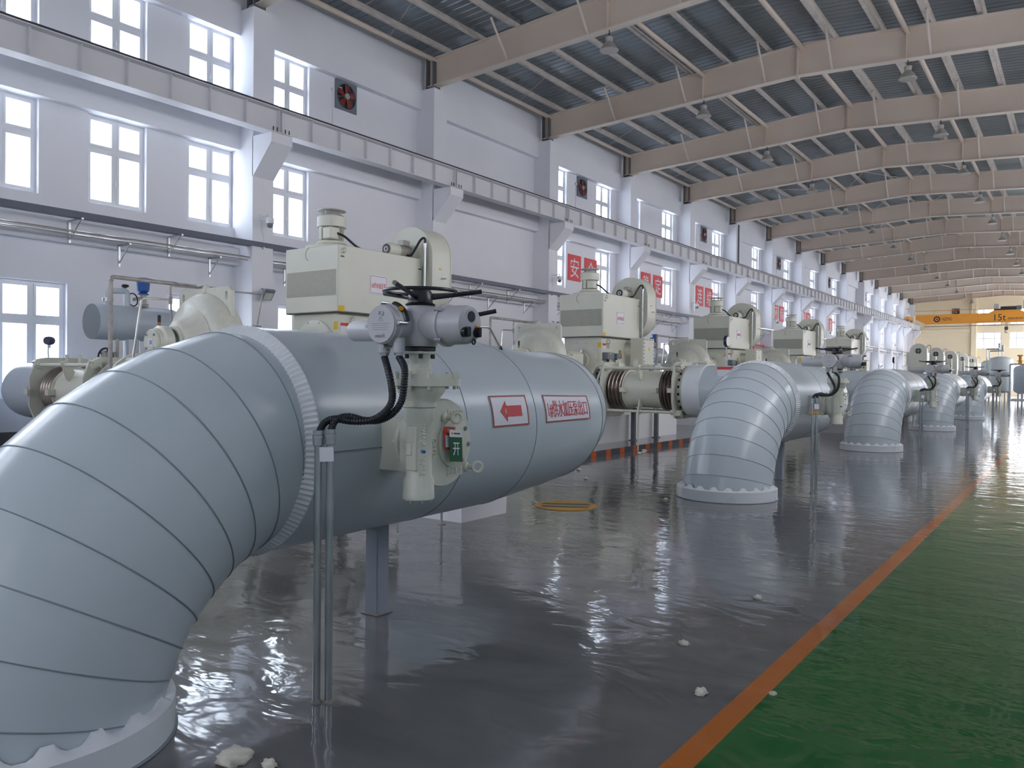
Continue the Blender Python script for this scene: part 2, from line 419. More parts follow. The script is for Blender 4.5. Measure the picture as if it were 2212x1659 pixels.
# beams and posts of the end wall
t = MB().box(-9.64, -9.18, YE-.28, YE, 0, 10.7).build('column', 'cream', smooth=False); tag(t, 'cream square column standing against the far end wall', 'column', kind='structure')
t = MB().box(XW, -9.7, YE-.16, YE, 6.35, 6.75).build('wall_beam', 'cream', smooth=False); tag(t, 'level cream beam across the far end wall beside its column', 'beam', kind='structure')
bm = MB()
bm.prism([(XW, 9.62), (XRIDGE, 10.12), (XR, 9.62), (XR, 10.0), (XRIDGE, 10.5), (XW, 10.0)], YE-.16, YE, 'xz')
tag(bm.build('wall_beam', 'cream', smooth=False), 'sloping cream gable beam high on the far end wall', 'beam', kind='structure')

# windows
def window(name, y0, y1, z0, z1, zt, label, proto={}):
    key = (round(y1-y0, 3), z0, z1)
    w = thing(name, (XW-.15, (y0+y1)/2, z0), label, 'window', kind='structure')
    if key not in proto:
        h = (y1-y0)/2; H = z1-z0; T = zt-z0; m = MB(); f = .055; d0, d1 = -.045, .035
        m.box(d0, d1, -h, -h+f, 0, H); m.box(d0, d1, h-f, h, 0, H); m.box(d0, d1, -h+f, h-f, 0, f); m.box(d0, d1, -h+f, h-f, H-f, H)
        m.box(d0, d1, -h+f, h-f, T-.04, T+.04); m.box(d0, d1, -.035, .035, f, T-.04); m.box(d0, d1, -.035, .035, T+.04, H-f)
        for sgn in (-1, 1):                  # sashes
            a, b = (-h+f, -.035) if sgn < 0 else (.035, h-f)
            for c, d in ((f, T-.04), (T+.04, H-f)):
                g = .045; e0, e1 = -.03, .05
                m.box(e0, e1, a, a+g, c, d); m.box(e0, e1, b-g, b, c, d); m.box(e0, e1, a+g, b-g, c, c+g); m.box(e0, e1, a+g, b-g, d-g, d)
        fr = m.build('frame', 'frame', w)
        gl = MB().box(-.004, .004, -h+f, h-f, f, H-f).build('pane', 'glass', w)
        hd = MB().box(.05, .07, -.012, .012, T*.4, T*.4+.05).box(.07, .085, -.01, .01, T*.4-.02, T*.4+.10, .003).build('handle', 'frame', w)
        proto[key] = (fr, gl, hd)
    else:
        for o in proto[key]:
            c = o.copy(); COL.objects.link(c); c.parent = w
    return w
nw = 0
KN = {'low': 'middle row', 'up': 'top row above the crane rail', 'grd': 'bottom row near the floor'}
cnt = {'low': 0, 'up': 0, 'grd': 0}
for y0, y1, k in sorted(wins, key=lambda a: (a[2], a[0])):
    nw += 1; z = ZR[k]; cnt[k] += 1
    window('window_%d' % nw, y0, y1, z[0], z[1], z[2], 'white four-pane window in the %s, number %d from the near end' % (KN[k], cnt[k]))
def ewin(i, x0, x1, z0, z1, where):
    w = thing('window_%d' % i, ((x0+x1)/2, YE+.12, z0), 'white three-light window in the far end wall, '+where, 'window', kind='structure')
    h = (x1-x0)/2; H = z1-z0; m = MB(); f = .08
    m.box(-h, -h+f, -.05, .05, 0, H); m.box(h-f, h, -.05, .05, 0, H); m.box(-h+f, h-f, -.05, .05, 0, f); m.box(-h+f, h-f, -.05, .05, H-f, H)
    T = H*.62; m.box(-h+f, h-f, -.05, .05, T-.05, T+.05)
    for x in (-h*.46, h*.46): m.box(x-.05, x+.05, -.05, .05, f, T-.05); m.box(x-.05, x+.05, -.05, .05, T+.05, H-f)
    m.build('frame', 'frame', w); MB().box(-h+f, h-f, -.005, .005, f, H-f).build('pane', 'glass', w)
for i, (a, b, c, d) in enumerate(EW):
    nw += 1
    ewin(nw, a, b, c, d, ('next to the column' if i % 2 == 0 else 'second from the column')+', '+['middle row', 'row behind the crane', 'row at the floor'][i//2])

# columns, wall beams
for j in range(-2, 15):
    y = CY(j); m = MB()
    m.box(XW-.05, XC, y-.28, y+.28, 0, 9.46)
    if j >= -1: m.prism([(XC-.02, 5.73), (XC, 5.73), (-14.37, 6.40), (-14.37, 6.61), (XC-.02, 6.61)], y-.28, y+.28, 'xz')
    o = m.build('column', 'wall', smooth=False)
    tag(o, 'white wall column with a corbel under the crane rail, %s along the wall' % NTH[j+2], 'column', kind='structure')
for nm, z0, z1, x, lab in (('wall_beam', 8.91, 9.58, XB, 'top white beam along the wall under the roof'), ('wall_beam', 6.37, 7.0, XB, 'middle white beam along the wall behind the crane rail'), ('wall_beam', 3.80, 4.18, XB, 'low white beam along the wall under the cable tray')):
    m = MB()
    for j in range(-3, 15):
        m.box(XW-.01, x, max(YB, CY(j)+.28), min(YE, CY(j+1)-.28), z0, z1)
    tag(m.build(nm, 'wall', smooth=False), lab, 'beam', kind='structure')
o = MB().box(XW, XW+.012, YB, YE, .1, .3).build('baseboard_left', 'base', smooth=False); tag(o, 'dark painted skirting along the foot of the windowed wall', 'baseboard', kind='structure')

# floor
o = MB().box(XW-.3, -1.233, YB-.3, YE+.3, -.3, 0).build('floor', 'floor', smooth=False); tag(o, 'glossy grey epoxy floor of the pump hall', 'floor', kind='structure')
o = MB().box(-1.233, -1.130, YB, YE, -.3, 0).build('trim_1', 'floor_orange', smooth=False); tag(o, 'orange painted line between grey floor and green walkway', 'line', kind='structure')
o = MB().box(-1.130, XR, YB, YE, -.3, 0).build('floor_walkway', 'floor_green', smooth=False); tag(o, 'glossy green painted walkway on the floor', 'walkway', kind='structure')
km = bpy.data.materials.new('kerb_stripes'); km.use_nodes = True; t_ = km.node_tree; b_ = t_.nodes['Principled BSDF']
g_ = t_.nodes.new('ShaderNodeNewGeometry'); s_ = t_.nodes.new('ShaderNodeSeparateXYZ'); t_.links.new(g_.outputs['Position'], s_.inputs[0])
d_ = t_.nodes.new('ShaderNodeMath'); d_.operation = 'DIVIDE'; d_.inputs[1].default_value = .53; t_.links.new(s_.outputs['Y'], d_.inputs[0])
f_ = t_.nodes.new('ShaderNodeMath'); f_.operation = 'FRACT'; t_.links.new(d_.outputs[0], f_.inputs[0])
l_ = t_.nodes.new('ShaderNodeMath'); l_.operation = 'LESS_THAN'; l_.inputs[1].default_value = .33; t_.links.new(f_.outputs[0], l_.inputs[0])
x_ = t_.nodes.new('ShaderNodeMix'); x_.data_type = 'RGBA'; x_.inputs[6].default_value = (.06, .075, .09, 1); x_.inputs[7].default_value = (.55, .10, .012, 1)
t_.links.new(l_.outputs[0], x_.inputs[0]); t_.links.new(x_.outputs[2], b_.inputs['Base Color']); b_.inputs['Roughness'].default_value = .4
o = MB().box(XW, -6.95, YB, YE, -.05, .1).build('floor_platform', 'floor', smooth=False); tag(o, 'raised grey floor strip that carries the pumps', 'platform', kind='structure')
o = MB().box(-6.95, -6.92, YB, YE, -.05, .101).build('kerb', km, smooth=False); tag(o, 'low kerb striped orange and dark grey in front of the pumps', 'kerb', kind='structure')

# roof deck (trapezoid ribs across the purlins)
def deck(x0, x1):
    m = MB(); p = .25; n = int((YE-YB)/p); prof = []
    for i in range(n+1):
        y = YB+i*p
        prof += [(y, 0), (y+.20, 0), (y+.215, .02), (y+.235, .02)]
    vs = []; 
    for x in (x0, x1): vs += [(x, y, deck_z(x)+h) for y, h in prof]
    k = len(prof); return m.add(vs, [(i, i+1, k+i+1, k+i) for i in range(k-1)])
d = deck(XW-.3, XRIDGE); d2 = deck(XRIDGE, XR+.3); d.add(d2.v, d2.f)
tag(d.build('ceiling', 'deck', smooth=False), 'ribbed grey metal roof deck', 'ceiling', kind='structure')

# roof beams (tapered I-sections with a splice at the ridge)
def rafter():
    root = thing('roof_beam', (XRIDGE, 0, 9.5), '', 'beam', kind='structure')
    o_ = (XRIDGE, 0, 9.5); m = MB()
    for sgn in (-1, 1):
        xe = XRIDGE+sgn*8.6
        a = lambda x: raf_top(x); b = lambda x: raf_bot(x)
        m.prism([(xe, b(xe)), (XRIDGE, b(XRIDGE)), (XRIDGE, a(XRIDGE)), (xe, a(xe))], -.006, .006, 'xz')
        for f, nm in ((a, 'top_flange'), (b, 'bottom_flange')):
            z0 = f(xe); z1 = f(XRIDGE)
            MB().prism([(xe, z0-.012), (XRIDGE, z1-.012), (XRIDGE, z1+.012), (xe, z0+.012)], -.125, .125, 'xz').build(nm, 'beam_flange', root, o_, smooth=False)
    m.build('beam', 'steel_beam', root, o_, smooth=False)
    m = MB(); m.box(XRIDGE-.018, XRIDGE+.018, -.11, .11, raf_bot(XRIDGE)-.05, raf_top(XRIDGE)+.05)
    m.build('splice_plate', 'steel_beam', root, o_, smooth=False)
    for sgn in (-1, 1):
        xe = XRIDGE+sgn*8.62
        MB().box(xe-.02*sgn, xe+.0*sgn, -.16, .16, 9.46, raf_top(xe)+.03).build('end_plate', 'darkpost', root, o_, smooth=False)
        MB().box(xe-.26*sgn, xe-.24*sgn, -.16, .16, 9.46, raf_top(xe)+.01).build('end_plate', 'darkpost', root, o_, smooth=False)
        MB().box(xe-.02*sgn, xe-.24*sgn, -.012, .012, 9.46, raf_bot(xe)).build('stub_web', 'darkpost', root, o_, smooth=False)
        MB().box(xe+.05*sgn, xe-.35*sgn, -.16, .16, 9.455, 9.475).build('base_plate', 'darkpost', root, o_, smooth=False)
        x = XRIDGE+sgn*2.83
        MB().box(x-.008, x+.008, -.12, .12, raf_bot(x), raf_top(x)).build('stiffener', 'beam_flange', root, o_, smooth=False)
        for x in (XRIDGE+sgn*5.85, XRIDGE+sgn*3.4, XRIDGE+sgn*.93):
            MB().sweep([(x, -.03, raf_bot(x)+.03), (x, -.80, deck_z(x)-.16)], .032, 6).build('brace', 'beam_flange', root, o_)
    return root
rf = rafter()
for j in range(-1, 15):
    o = rf if j == -1 else dup(rf)
    o.location.y = CY(j); o['label'] = 'beige steel roof beam spanning the hall, %s from the near end' % NTH[j+1]
pur = [-14.85, -13.65, -12.5, -11.35, -10.17, -8.95, -7.7]
pur = pur+[2*XRIDGE-x for x in reversed(pur)]
for i, x in enumerate(pur):
    z = deck_z(x); m = MB(); s = 1 if x < XRIDGE else -1
    m.box(x-.003, x+.003, YB, YE, z-.2, z); m.box(x, x+s*.10, YB, YE, z-.2, z-.195); m.box(x, x-s*.07, YB, YE, z-.006, z-.001); m.box(x+s*.097, x+s*.10, YB, YE, z-.195, z-.165)
    tag(m.build('roof_beam', 'purlin', smooth=False), 'thin roof purlin running the length of the hall, %s from the windowed wall' % NTH[i], 'purlin', kind='structure')
for i, (x, z, r) in enumerate(((-15.2, 10.33, .065), (-9.63, 10.62, .065), (-6.7, 10.82, .07), (-3.97, 10.62, .065))):
    o = MB().cyl((x, YB, z), (x, YE, z), r, n=14).build('tie_tube', 'steel_beam')
    tag(o, ['round beige tie tube at the eave over the windowed wall', 'round beige tie tube halfway up the near roof slope', 'round beige tie tube at the roof ridge', 'round beige tie tube halfway down the far roof slope'][i], 'tube')
# thin cross rods of the roof bracing
def rod(a, b, lab, r=.011):
    o = MB().cyl(a, b, r, n=6).build('roof_beam', 'purlin'); tag(o, lab, 'rod', 'thin roof bracing rods', 'structure')
for b in (4, 5):
    for x0, x1 in ((-15.1, -9.63), (-9.63, -6.8), (-6.8, -3.97)):
        for a_, b__ in (((x0, CY(b)), (x1, CY(b+1))), ((x1, CY(b)), (x0, CY(b+1)))):
            rod((*a_, raf_top(a_[0])-.12), (*b__, raf_top(b__[0])-.12), 'thin steel rod of the roof cross bracing')
for j in range(0, 6):
    ym = CY(j)+S*.5-.28
    rod((-14.85, ym, deck_z(-14.85)-.17), (-13.65, ym, deck_z(-13.65)-.03), 'short thin sag rod between two roof purlins by the eave', .008)
    rod((-13.65, ym+.6, deck_z(-13.65)-.17), (-15.2, ym+1.4, 10.33), 'short thin sag rod down to the eave tube', .008)
    rod((-7.7, ym, deck_z(-7.7)-.17), (-6.7, ym, 10.82), 'short thin sag rod at the roof ridge', .008)

# outside
o = MB().box(-90, 60, -60, 190, -.6, -.31).build('ground', 'ground', smooth=False); tag(o, 'pale yard outside the windows', 'ground', kind='structure')
fb = thing('office_building', (-42, 10, -.3), 'pale building with columns of windows, seen through the lowest windows', 'building')
MB().box(-46, -40, -10, 26, -.3, 4.6).build('facade', 'facade', fb, (-42, 10, -.3), smooth=False)
for y in (8.2, 9.9, 13.0, 15.2, 17.4, 20.0):
    for z in (.6, 1.6, 2.6, 3.5): MB().box(-40.0, -39.96, y, y+.55, z, z+.75).build('window_pane', 'facade_win', fb, (-42, 10, -.3), smooth=False)

# ------------------------------------------------------------------ daylight portals in the window rows
for nm, x, rot in (('left', XW-.2, -pi/2), ('right', XR+.2, pi/2)):
    for z in (LOW, UPW, GRD) if nm == 'left' else (LOW, UPW):
        portal('portal_'+nm, (x, (YB+YE)/2, (z[0]+z[1])/2), (0, rot, 0), z[1]-z[0], YE-YB)
for z0, z1 in ((1.0, 3.2), (4.66, 6.35), (7.1, 8.77)):
    portal('portal_far', (-3.9, YE+.2, (z0+z1)/2), (-pi/2, 0, 0), 10.6, z1-z0)

# ------------------------------------------------------------------ crane rail along the wall
XG = -14.50                                  # centre line of the runway girder
def girder():
    root = thing('crane_girder', (XG, 0, 6.61), '', 'crane girder', 'runway girders of the overhead crane'); o_ = (XG, 0, 6.61); L = S/2-.012
    m = MB(); m.box(XG-.006, XG+.006, -L, L, 6.63, 7.14); m.build('web', 'girder', root, o_, smooth=False)
    MB().box(XG-.15, XG+.15, -L, L, 6.615, 6.635).build('bottom_flange', 'girder', root, o_, smooth=False)
    MB().box(XG-.17, XG+.17, -L, L, 7.13, 7.15).build('top_flange', 'girder', root, o_, smooth=False)
    for k in range(8):
        y = -L+.02+(2*L-.04)*k/7
        MB().box(XG+.006, XG+.10, y-.006, y+.006, 6.636, 7.13).build('stiffener', 'girder', root, o_, smooth=False)
    MB().box(XG-.05, XG+.05, -L, L, 7.15, 7.165).box(XG-.01, XG+.01, -L, L, 7.165, 7.215).box(XG-.03, XG+.03, -L, L, 7.215, 7.245).build('rail', 'rail', root, o_, smooth=False)
    for y in (-L+.10, -L+.2, L-.1, L-.2): MB().box(XG+.10, XG+.112, y-.012, y+.012, 6.62, 6.74).build('anchor_bolt', 'dark', root, o_, smooth=False)
    return root
gd = girder()
for j in range(-1, 14):
    o = gd if j == -1 else dup(gd)
    o.location.y = CY(j)+S/2; o['label'] = 'grey ribbed crane runway girder on the wall corbels, %s span from the near end' % NTH[j+1]

# cable tray, conduits and their brackets
o = MB().box(-15.02, -14.98, 2, 41.6, 4.20, 4.31).box(-15.2, -15.02, 2, 41.6, 4.20, 4.212).build('cable_tray', 'tray', smooth=False); tag(o, 'dark blue cable tray running level along the windowed wall', 'cable tray')
o = MB().box(-15.02, -14.98, 41.7, 96, 4.20, 4.25).box(-15.2, -15.02, 41.7, 96, 4.20, 4.212).build('cable_tray', 'galv', smooth=False); tag(o, 'pale metal cable tray along the far half of the windowed wall', 'cable tray')
for i, (x, z, r) in enumerate(((-15.08, 3.95, .022), (-15.16, 3.90, .018))):
    o = MB().cyl((x, 2, z), (x, 96, z), r, n=10).build('wall_conduit', 'inox'); tag(o, ['thin shiny conduit clipped under the cable tray, outer one', 'thin shiny conduit under the cable tray, inner one next to the wall'][i], 'conduit')
def bracket(z, L):
    r = thing('wall_bracket', (XB, 0, z), '', 'bracket', 'small steel wall brackets under tray and conduits'); o_ = (XB, 0, z)
    MB().box(XB, XB+L, -.02, .02, z-.03, z).build('arm', 'galv', r, o_, smooth=False)
    MB().box(XB, XB+.03, -.02, .02, z-.42, z-.03).build('upright', 'galv', r, o_, smooth=False)
    MB().sweep([(XB+.02, 0, z-.36), (XB+L-.05, 0, z-.03)], .013, 6).build('strut', 'galv', r, o_)
    return r
b1, b2 = bracket(4.20, .50), bracket(3.875, .42)
k = 0
for y in [7.55+2.0*i for i in range(24)]:
    a = b1 if k == 0 else dup(b1); b = b2 if k == 0 else dup(b2)
    a.location.y = y; b.location.y = y+.95; k += 1
    a['label'] = 'triangular steel wall bracket under the cable tray'; b['label'] = 'triangular steel wall bracket under the thin conduits'

# extractor fans
def fan():
    o_ = (XW, 0, 8.16); r = thing('wall_fan', o_, '', 'fan', 'square extractor fans in the upper wall'); x0 = XW
    v, f = plate_holes([(-.36, -.37), (.36, -.37), (.36, .37), (-.36, .37)], [circ(0, 0, .33, 36)], .03)
    MB().add([(x0+.03+d, a, 8.53+b) for a, b, d in v], f).build('frame', 'slate', r, o_)
    MB().lathe([(.0, .33), (.05, .33), (.05, .32), (.0, .32)], (x0+.002, 0, 8.53), (1, 0, 0), 36).build('ring', 'slate', r, o_)
    MB().cyl((x0+.002, 0, 8.53), (x0+.006, 0, 8.53), .325, n=30).build('shutter', 'dark', r, o_)
    for z in (8.66, 8.71): MB().box(x0+.007, x0+.009, -.24, -.12, z, z+.022).build('painted_light_gap', 'white', r, o_, smooth=False)  # white strips painted as daylight coming through the shutter
    MB().cyl((x0+.03, 0, 8.53), (x0+.09, 0, 8.53), .075, n=16).build('hub', 'lampshade', r, o_)
    for k in range(5):
        a = k*2*pi/5+.35; c, s = cos(a), sin(a); m = MB(); pts = [(.06, -.05), (.29, -.10), (.30, .06), (.06, .05)]
        vs = []
        for d in (0, .006):
            for i, (rr, tt) in enumerate(pts): vs.append((x0+.04+d+.05*(tt+.05)*2, rr*c-tt*s, 8.53+rr*s+tt*c))
        m.add(vs, [(0, 1, 2, 3), (4, 5, 6, 7), (0, 1, 5, 4), (1, 2, 6, 5), (2, 3, 7, 6), (3, 0, 4, 7)]).build('blade', 'fanred', r, o_)
    for a in (.2, 1.77, 3.34, 4.9): MB().cyl((x0+.06, .07*cos(a), 8.53+.07*sin(a)), (x0+.035, .33*cos(a), 8.53+.33*sin(a)), .008, n=6).build('strut', 'slate', r, o_)
    MB().box(x0, x0+.05, -.48, -.40, 8.55, 8.63).build('switch_box', 'frame', r, o_, smooth=False)
    MB().sweep([(x0+.015, -.44, 8.55), (x0+.015, -.44, 7.3)], .012, 6).build('cable_duct', 'frame', r, o_)
    return r
fn = fan()
for i, b in enumerate((1, 3, 5, 7, 9, 11, 13)):
    o = fn if i == 0 else dup(fn)
    o.location.y = BAY(b)+(2.75, 2.67, 2.6, 2.7, 2.8, 2.9, 3.0)[i]
    o['label'] = 'square wall fan with red blades high above the crane rail, %s from the near end' % NTH[i]

o = dup(fn, label='square dark fan in the far end wall above the crane girder'); o.rotation_euler.z = -pi/2; o.location = (-11.1, YE, 8.16); o['group'] = 'fans in the far wall'
for i, (y, z) in enumerate(((17.20, 3.16), (17.42, 3.13))):
    q = MB().box(XC, XC+.08, y, y+.17, z, z+.24, .01).build('switch_cabinet', 'lampshade', None, (XC, y, z)); tag(q, 'small grey switch box on the second wall column under the cable tray, %s of two' % ('nearer', 'farther')[i], 'switch box')

# slogan boards
n = 0
for b, wd_ in ((3, '安全'), (4, '稳定'), (5, '连续'), (7, '环保'), (8, '经济'), (9, '节能')):
    for o_, ch in zip((1.73, 2.95), wd_):
        y = BAY(b)+o_; pos = (XW, y+.46, 5.45)
        o = MB().box(XW, XW+.025, y, y+.93, 4.96, 5.93).build('sign_board', 'red', None, pos, smooth=False)
        tag(o, 'red wall board with the white character %s' % ch, 'sign', 'red slogan boards on the wall')
        text(MB(), ch, .62, .72, on_x(XW+.026, y+.465, 5.445)).build('lettering', 'white', o, (0, 0, 0)).location = tuple(-a for a in pos)

# banner low on the wall
bn = (XB, 46.6, 3.2); m = MB(); N = 24; vs = []
for d in (0, .01):
    for i in range(N+1):
        y = 44.2+5.4*i/N; w = .012*sin(i*1.3); zz = -.07*sin(pi*i/N)
        vs += [(XB+.03+w+d, y, 2.97+zz), (XB+.03+w+d, y, 3.42+zz*1.2)]
q = 2*(N+1)
m.add(vs, [(2*i, 2*i+2, 2*i+3, 2*i+1) for i in range(N)]+[(q+2*i, q+2*i+2, q+2*i+3, q+2*i+1) for i in range(N)]+[(2*i, 2*i+2, q+2*i+2, q+2*i) for i in range(N)]+[(2*i+1, 2*i+3, q+2*i+3, q+2*i+1) for i in range(N)])
o = tag(m.build('banner', 'banner', None, bn), 'long red cloth banner with white slogan hung low on the wall', 'banner')
text(MB(), '理念：安全第一，预防为主', 4.9, .26, on_x(XB+.056, 46.9, 3.14)).build('lettering', 'white', o).location = tuple(-a for a in bn)

# cameras and floodlights on the columns
def cctv():
    o_ = (XC, 0, 4.69); r = thing('security_camera', o_, '', 'camera', 'dome cameras on the wall columns')
    MB().box(XC, XC+.02, -.05, .05, 4.80, 4.92).sweep(fillet([(XC+.02, 0, 4.87), (XC+.14, 0, 4.87), (XC+.22, 0, 4.90), (XC+.27, 0, 4.88), (XC+.27, 0, 4.82)], .04), .018, 8).build('arm', 'frame', r, o_)
    MB().lathe([(0, .02), (.02, .06), (.10, .085), (.13, .085), (.13, .07)][::-1], (XC+.27, 0, 4.69), (0, 0, 1), 24).lathe([(0, .085), (.05, .085), (.10, .055), (.13, .02), (.13, 0)], (XC+.27, 0, 4.70), (0, 0, 1), 24).build('housing', 'frame', r, o_)
    MB().lathe([(0, 0), (.012, .04), (.04, .066), (.085, .072)], (XC+.27, 0, 4.60), (0, 0, 1), 24).build('dome', 'slate', r, o_)
    MB().sweep(spline([(XC+.01, -.02, 4.8), (XC+.012, -.03, 4.6), (XC+.03, .02, 4.45), (XC+.012, .04, 4.34)]), .008, 6).build('cable', 'frame', r, o_)
    return r
cc = cctv()
for i, j in enumerate((0, 2, 4, 6, 8, 10, 12)):
    o = cc if i == 0 else dup(cc); o.location.y = CY(j)-.02
    o['label'] = 'white dome security camera on a column under the windows, %s from the near end' % NTH[i]
def flood(z=3.14):
    o_ = (XC, 0, z); r = thing('flood_light', o_, '', 'floodlight', 'floodlights on the wall columns')
    MB().sweep(fillet([(XC, 0, z+.14), (XC+.05, 0, z+.14), (XC+.05, 0, z+.08), (XC+.14, -.0, z-.03)], .02), .012, 8).build('bracket', 'slate', r, o_)
    c = Vector((XC+.24, 0, z-.02)); a = Vector((.80, 0, -.6)).normalized(); u = Vector((0, 1, 0)); w = a.cross(u)
    def bx(m, du, dw, d0, d1, cu=0, cw=0):
        P = [c+u*(cu+su*du)+w*(cw+sw*dw)+a*d for d in (d0, d1) for su, sw in ((-1, -1), (1, -1), (1, 1), (-1, 1))]
        return m.add(P, [(0, 1, 2, 3), (4, 5, 6, 7), (0, 1, 5, 4), (1, 2, 6, 5), (2, 3, 7, 6), (3, 0, 4, 7)])
    bx(MB(), .13, .13, -.06, 0).build('body', 'slate', r, o_, smooth=False)
    bx(MB(), .105, .085, .001, .004, 0, -.03).build('lens', 'lampglass', r, o_, smooth=False)
    bx(MB(), .035, .035, .005, .007, 0, -.03).build('led', 'led', r, o_, smooth=False)
    return r
fl = flood()
for i, j in enumerate((0, 2, 6, 8, 9, 10, 11)):
    o = fl if i == 0 else dup(fl); o.location.y = CY(j)-.02; 
    if i > 1: o.location.z = 2.55
    o['label'] = 'small dark floodlight on a wall column, %s from the near end' % NTH[i]
# drain duct on a column
MBd = MB().box(XC, XC+.06, CY(5)-.05, CY(5)+.05, 6.9, 9.45); o = MBd.build('rainwater_pipe', 'darkpost', smooth=False); tag(o, 'dark square duct running up a column above the crane rail', 'pipe')

# ------------------------------------------------------------------ bell lamps
def lamp():
    o_ = (0, 0, 9.95); r = thing('bell_lamp', o_, '', 'lamp', 'bell shaped lamps under the roof beams')
    MB().sweep([(0, 0, 9.96), (0, 0, 9.84)], .012, 8).torus((0, 0, 9.83), (0, 1, 0), .03, .007, 12, 6).build('hook', 'dark', r, o_)
    MB().lathe([(0, .05), (.0, .085), (.12, .10), (.135, .07), (.15, .05), (.15, 0)], (0, 0, 9.66), (0, 0, 1), 20).build('ballast_housing', 'lampshade', r, o_)
    MB().lathe([(0, .225), (.012, .232), (.03, .21), (.09, .185), (.16, .14), (.20, .10), (.22, .08), (.21, .07), (.15, .125), (.08, .17), (.02, .205)], (0, 0, 9.45), (0, 0, 1), 28).build('lamp_shade', 'lampshade', r, o_)
    MB().lathe([(0, 0), (.02, .03), (.10, .035), (.16, .02)], (0, 0, 9.50), (0, 0, 1), 12).build('bulb', 'white', r, o_)
    return r
lp = lamp(); first = True
for j in range(0, 15):
    for x, side in ((-9.62, 'over the pumps'), (-3.94, 'over the walkway side')):
        o = lp if first else dup(lp); first = False
        o.location = (x, CY(j), raf_bot(x)-.02); o['label'] = 'grey bell shaped lamp under the %s roof beam, %s' % (NTH[j+1], side)

# ------------------------------------------------------------------ travelling crane
YC = 90.0; o_ = (-6.8, YC, 7.25)
cr = thing('bridge_crane', o_, 'orange overhead travelling crane marked 15t at the far end of the hall', 'crane')
m = MB(); m.prism([(-13.9, 7.42), (-13.0, 6.94), (-.6, 6.94), (.3, 7.42), (.3, 7.86), (-13.9, 7.86)], YC-.22, YC+.22, 'xz'); m.build('girder', 'crane', cr, o_, smooth=False)
MB().box(-13.2, -.4, YC-.30, YC+.30, 6.93, 6.96).build('girder_flange', 'crane', cr, o_, smooth=False)
MB().prism([(-7.6, 7.86), (-7.1, 8.12), (-5.1, 8.12), (-4.6, 7.86)], YC-.25, YC+.25, 'xz').build('motor_hood', 'crane', cr, o_, smooth=False)
for x in (XG, 2*XRIDGE-XG):
    e = MB().box(x-.18, x+.18, YC-1.5, YC+1.5, 7.36, 7.66, .02).build('end_carriage', 'crane', cr, o_)
    for y in (-1.15, 1.15): MB().cyl((x-.05, YC+y, 7.36), (x+.05, YC+y, 7.36), .115, n=20).build('wheel', 'dark', e, o_)
    MB().box(x-.12, x+.16, YC-.9, YC-.5, 7.66, 7.95, .01).build('drive_motor', 'frame', e, o_)
m = MB()
for k in range(9): m.cyl((-14.1+1.75*k, YC+.32, 7.84), (-14.1+1.75*k, YC+.32, 8.29), .02, n=6)
m.build('railing_upright', 'crane', cr, o_); MB().cyl((-14.1, YC+.32, 8.29), (-.1, YC+.32, 8.29), .022, n=8).build('handrail', 'crane', cr, o_)
tr = MB().box(-7.15, -6.55, YC-.3, YC+.5, 8.1, 8.22).build('trolley', 'dark', cr, o_, smooth=False)
MB().box(-7.15, -6.75, YC-.2, YC+.2, 8.22, 8.72).build('control_cabinet', 'lampshade', tr, o_, smooth=False)
MB().cyl((-6.6, YC, 8.3), (-5.3, YC, 8.3), .17, n=16).build('rope_drum', 'dark', tr, o_)
MB().box(-5.3, -4.9, YC-.2, YC+.2, 8.1, 8.5).build('hoist_motor', 'darkpost', tr, o_, smooth=False)
MB().cyl((-4.75, YC, 8.1), (-4.75, YC, 8.95), .02, n=6).build('mast', 'dark', tr, o_)
hk = MB().cyl((-6.15, YC-.28, 6.95), (-6.15, YC-.28, 6.5), .02, n=6).cyl((-6.05, YC-.28, 6.95), (-6.05, YC-.28, 6.5), .02, n=6).build('hoist_rope', 'dark', cr, o_)
MB().box(-6.25, -5.95, YC-.36, YC-.2, 6.2, 6.52, .03).build('hook_block', 'dark', hk, o_)
MB().torus((-6.1, YC-.28, 6.05), (0, 1, 0), .11, .03, 20, 8, -2.6, 1.9).build('hook', 'dark', hk, o_)
text(MB(), '15t', .95, .62, on_y(-6.62, YC-.225, 7.42)).build('lettering', 'ink', cr, o_)
text(MB(), '起重设备有限公司', 1.6, .2, on_y(-5.2, YC-.225, 7.30)).build('maker_name', 'ink', cr, o_)
text(MB(), 'NZMG', .85, .30, on_y(-11.1, YC-.225, 7.40)).build('maker_mark', 'ink', cr, o_)
m = MB(); a = []
for k in range(40):
    a.append((-12.0+(.27 if k % 4 < 2 else .33)*cos(2*pi*k/40), 7.40+(.27 if k % 4 < 2 else .33)*sin(2*pi*k/40)))
v, f = plate_holes(a, [circ(-12.0, 7.40, .17, 24)], .004); m.add([(p, YC-.225+d, q) for p, q, d in v], f)
m.box(-12.08, -11.92, YC-.227, YC-.223, 7.33, 7.47); m.build('emblem', 'ink', cr, o_)
MB().sweep([(-13.3, YC+1.0, 6.75), (.2, YC+1.0, 6.75)], .03, 6).build('festoon_cable', 'dark', cr, o_)

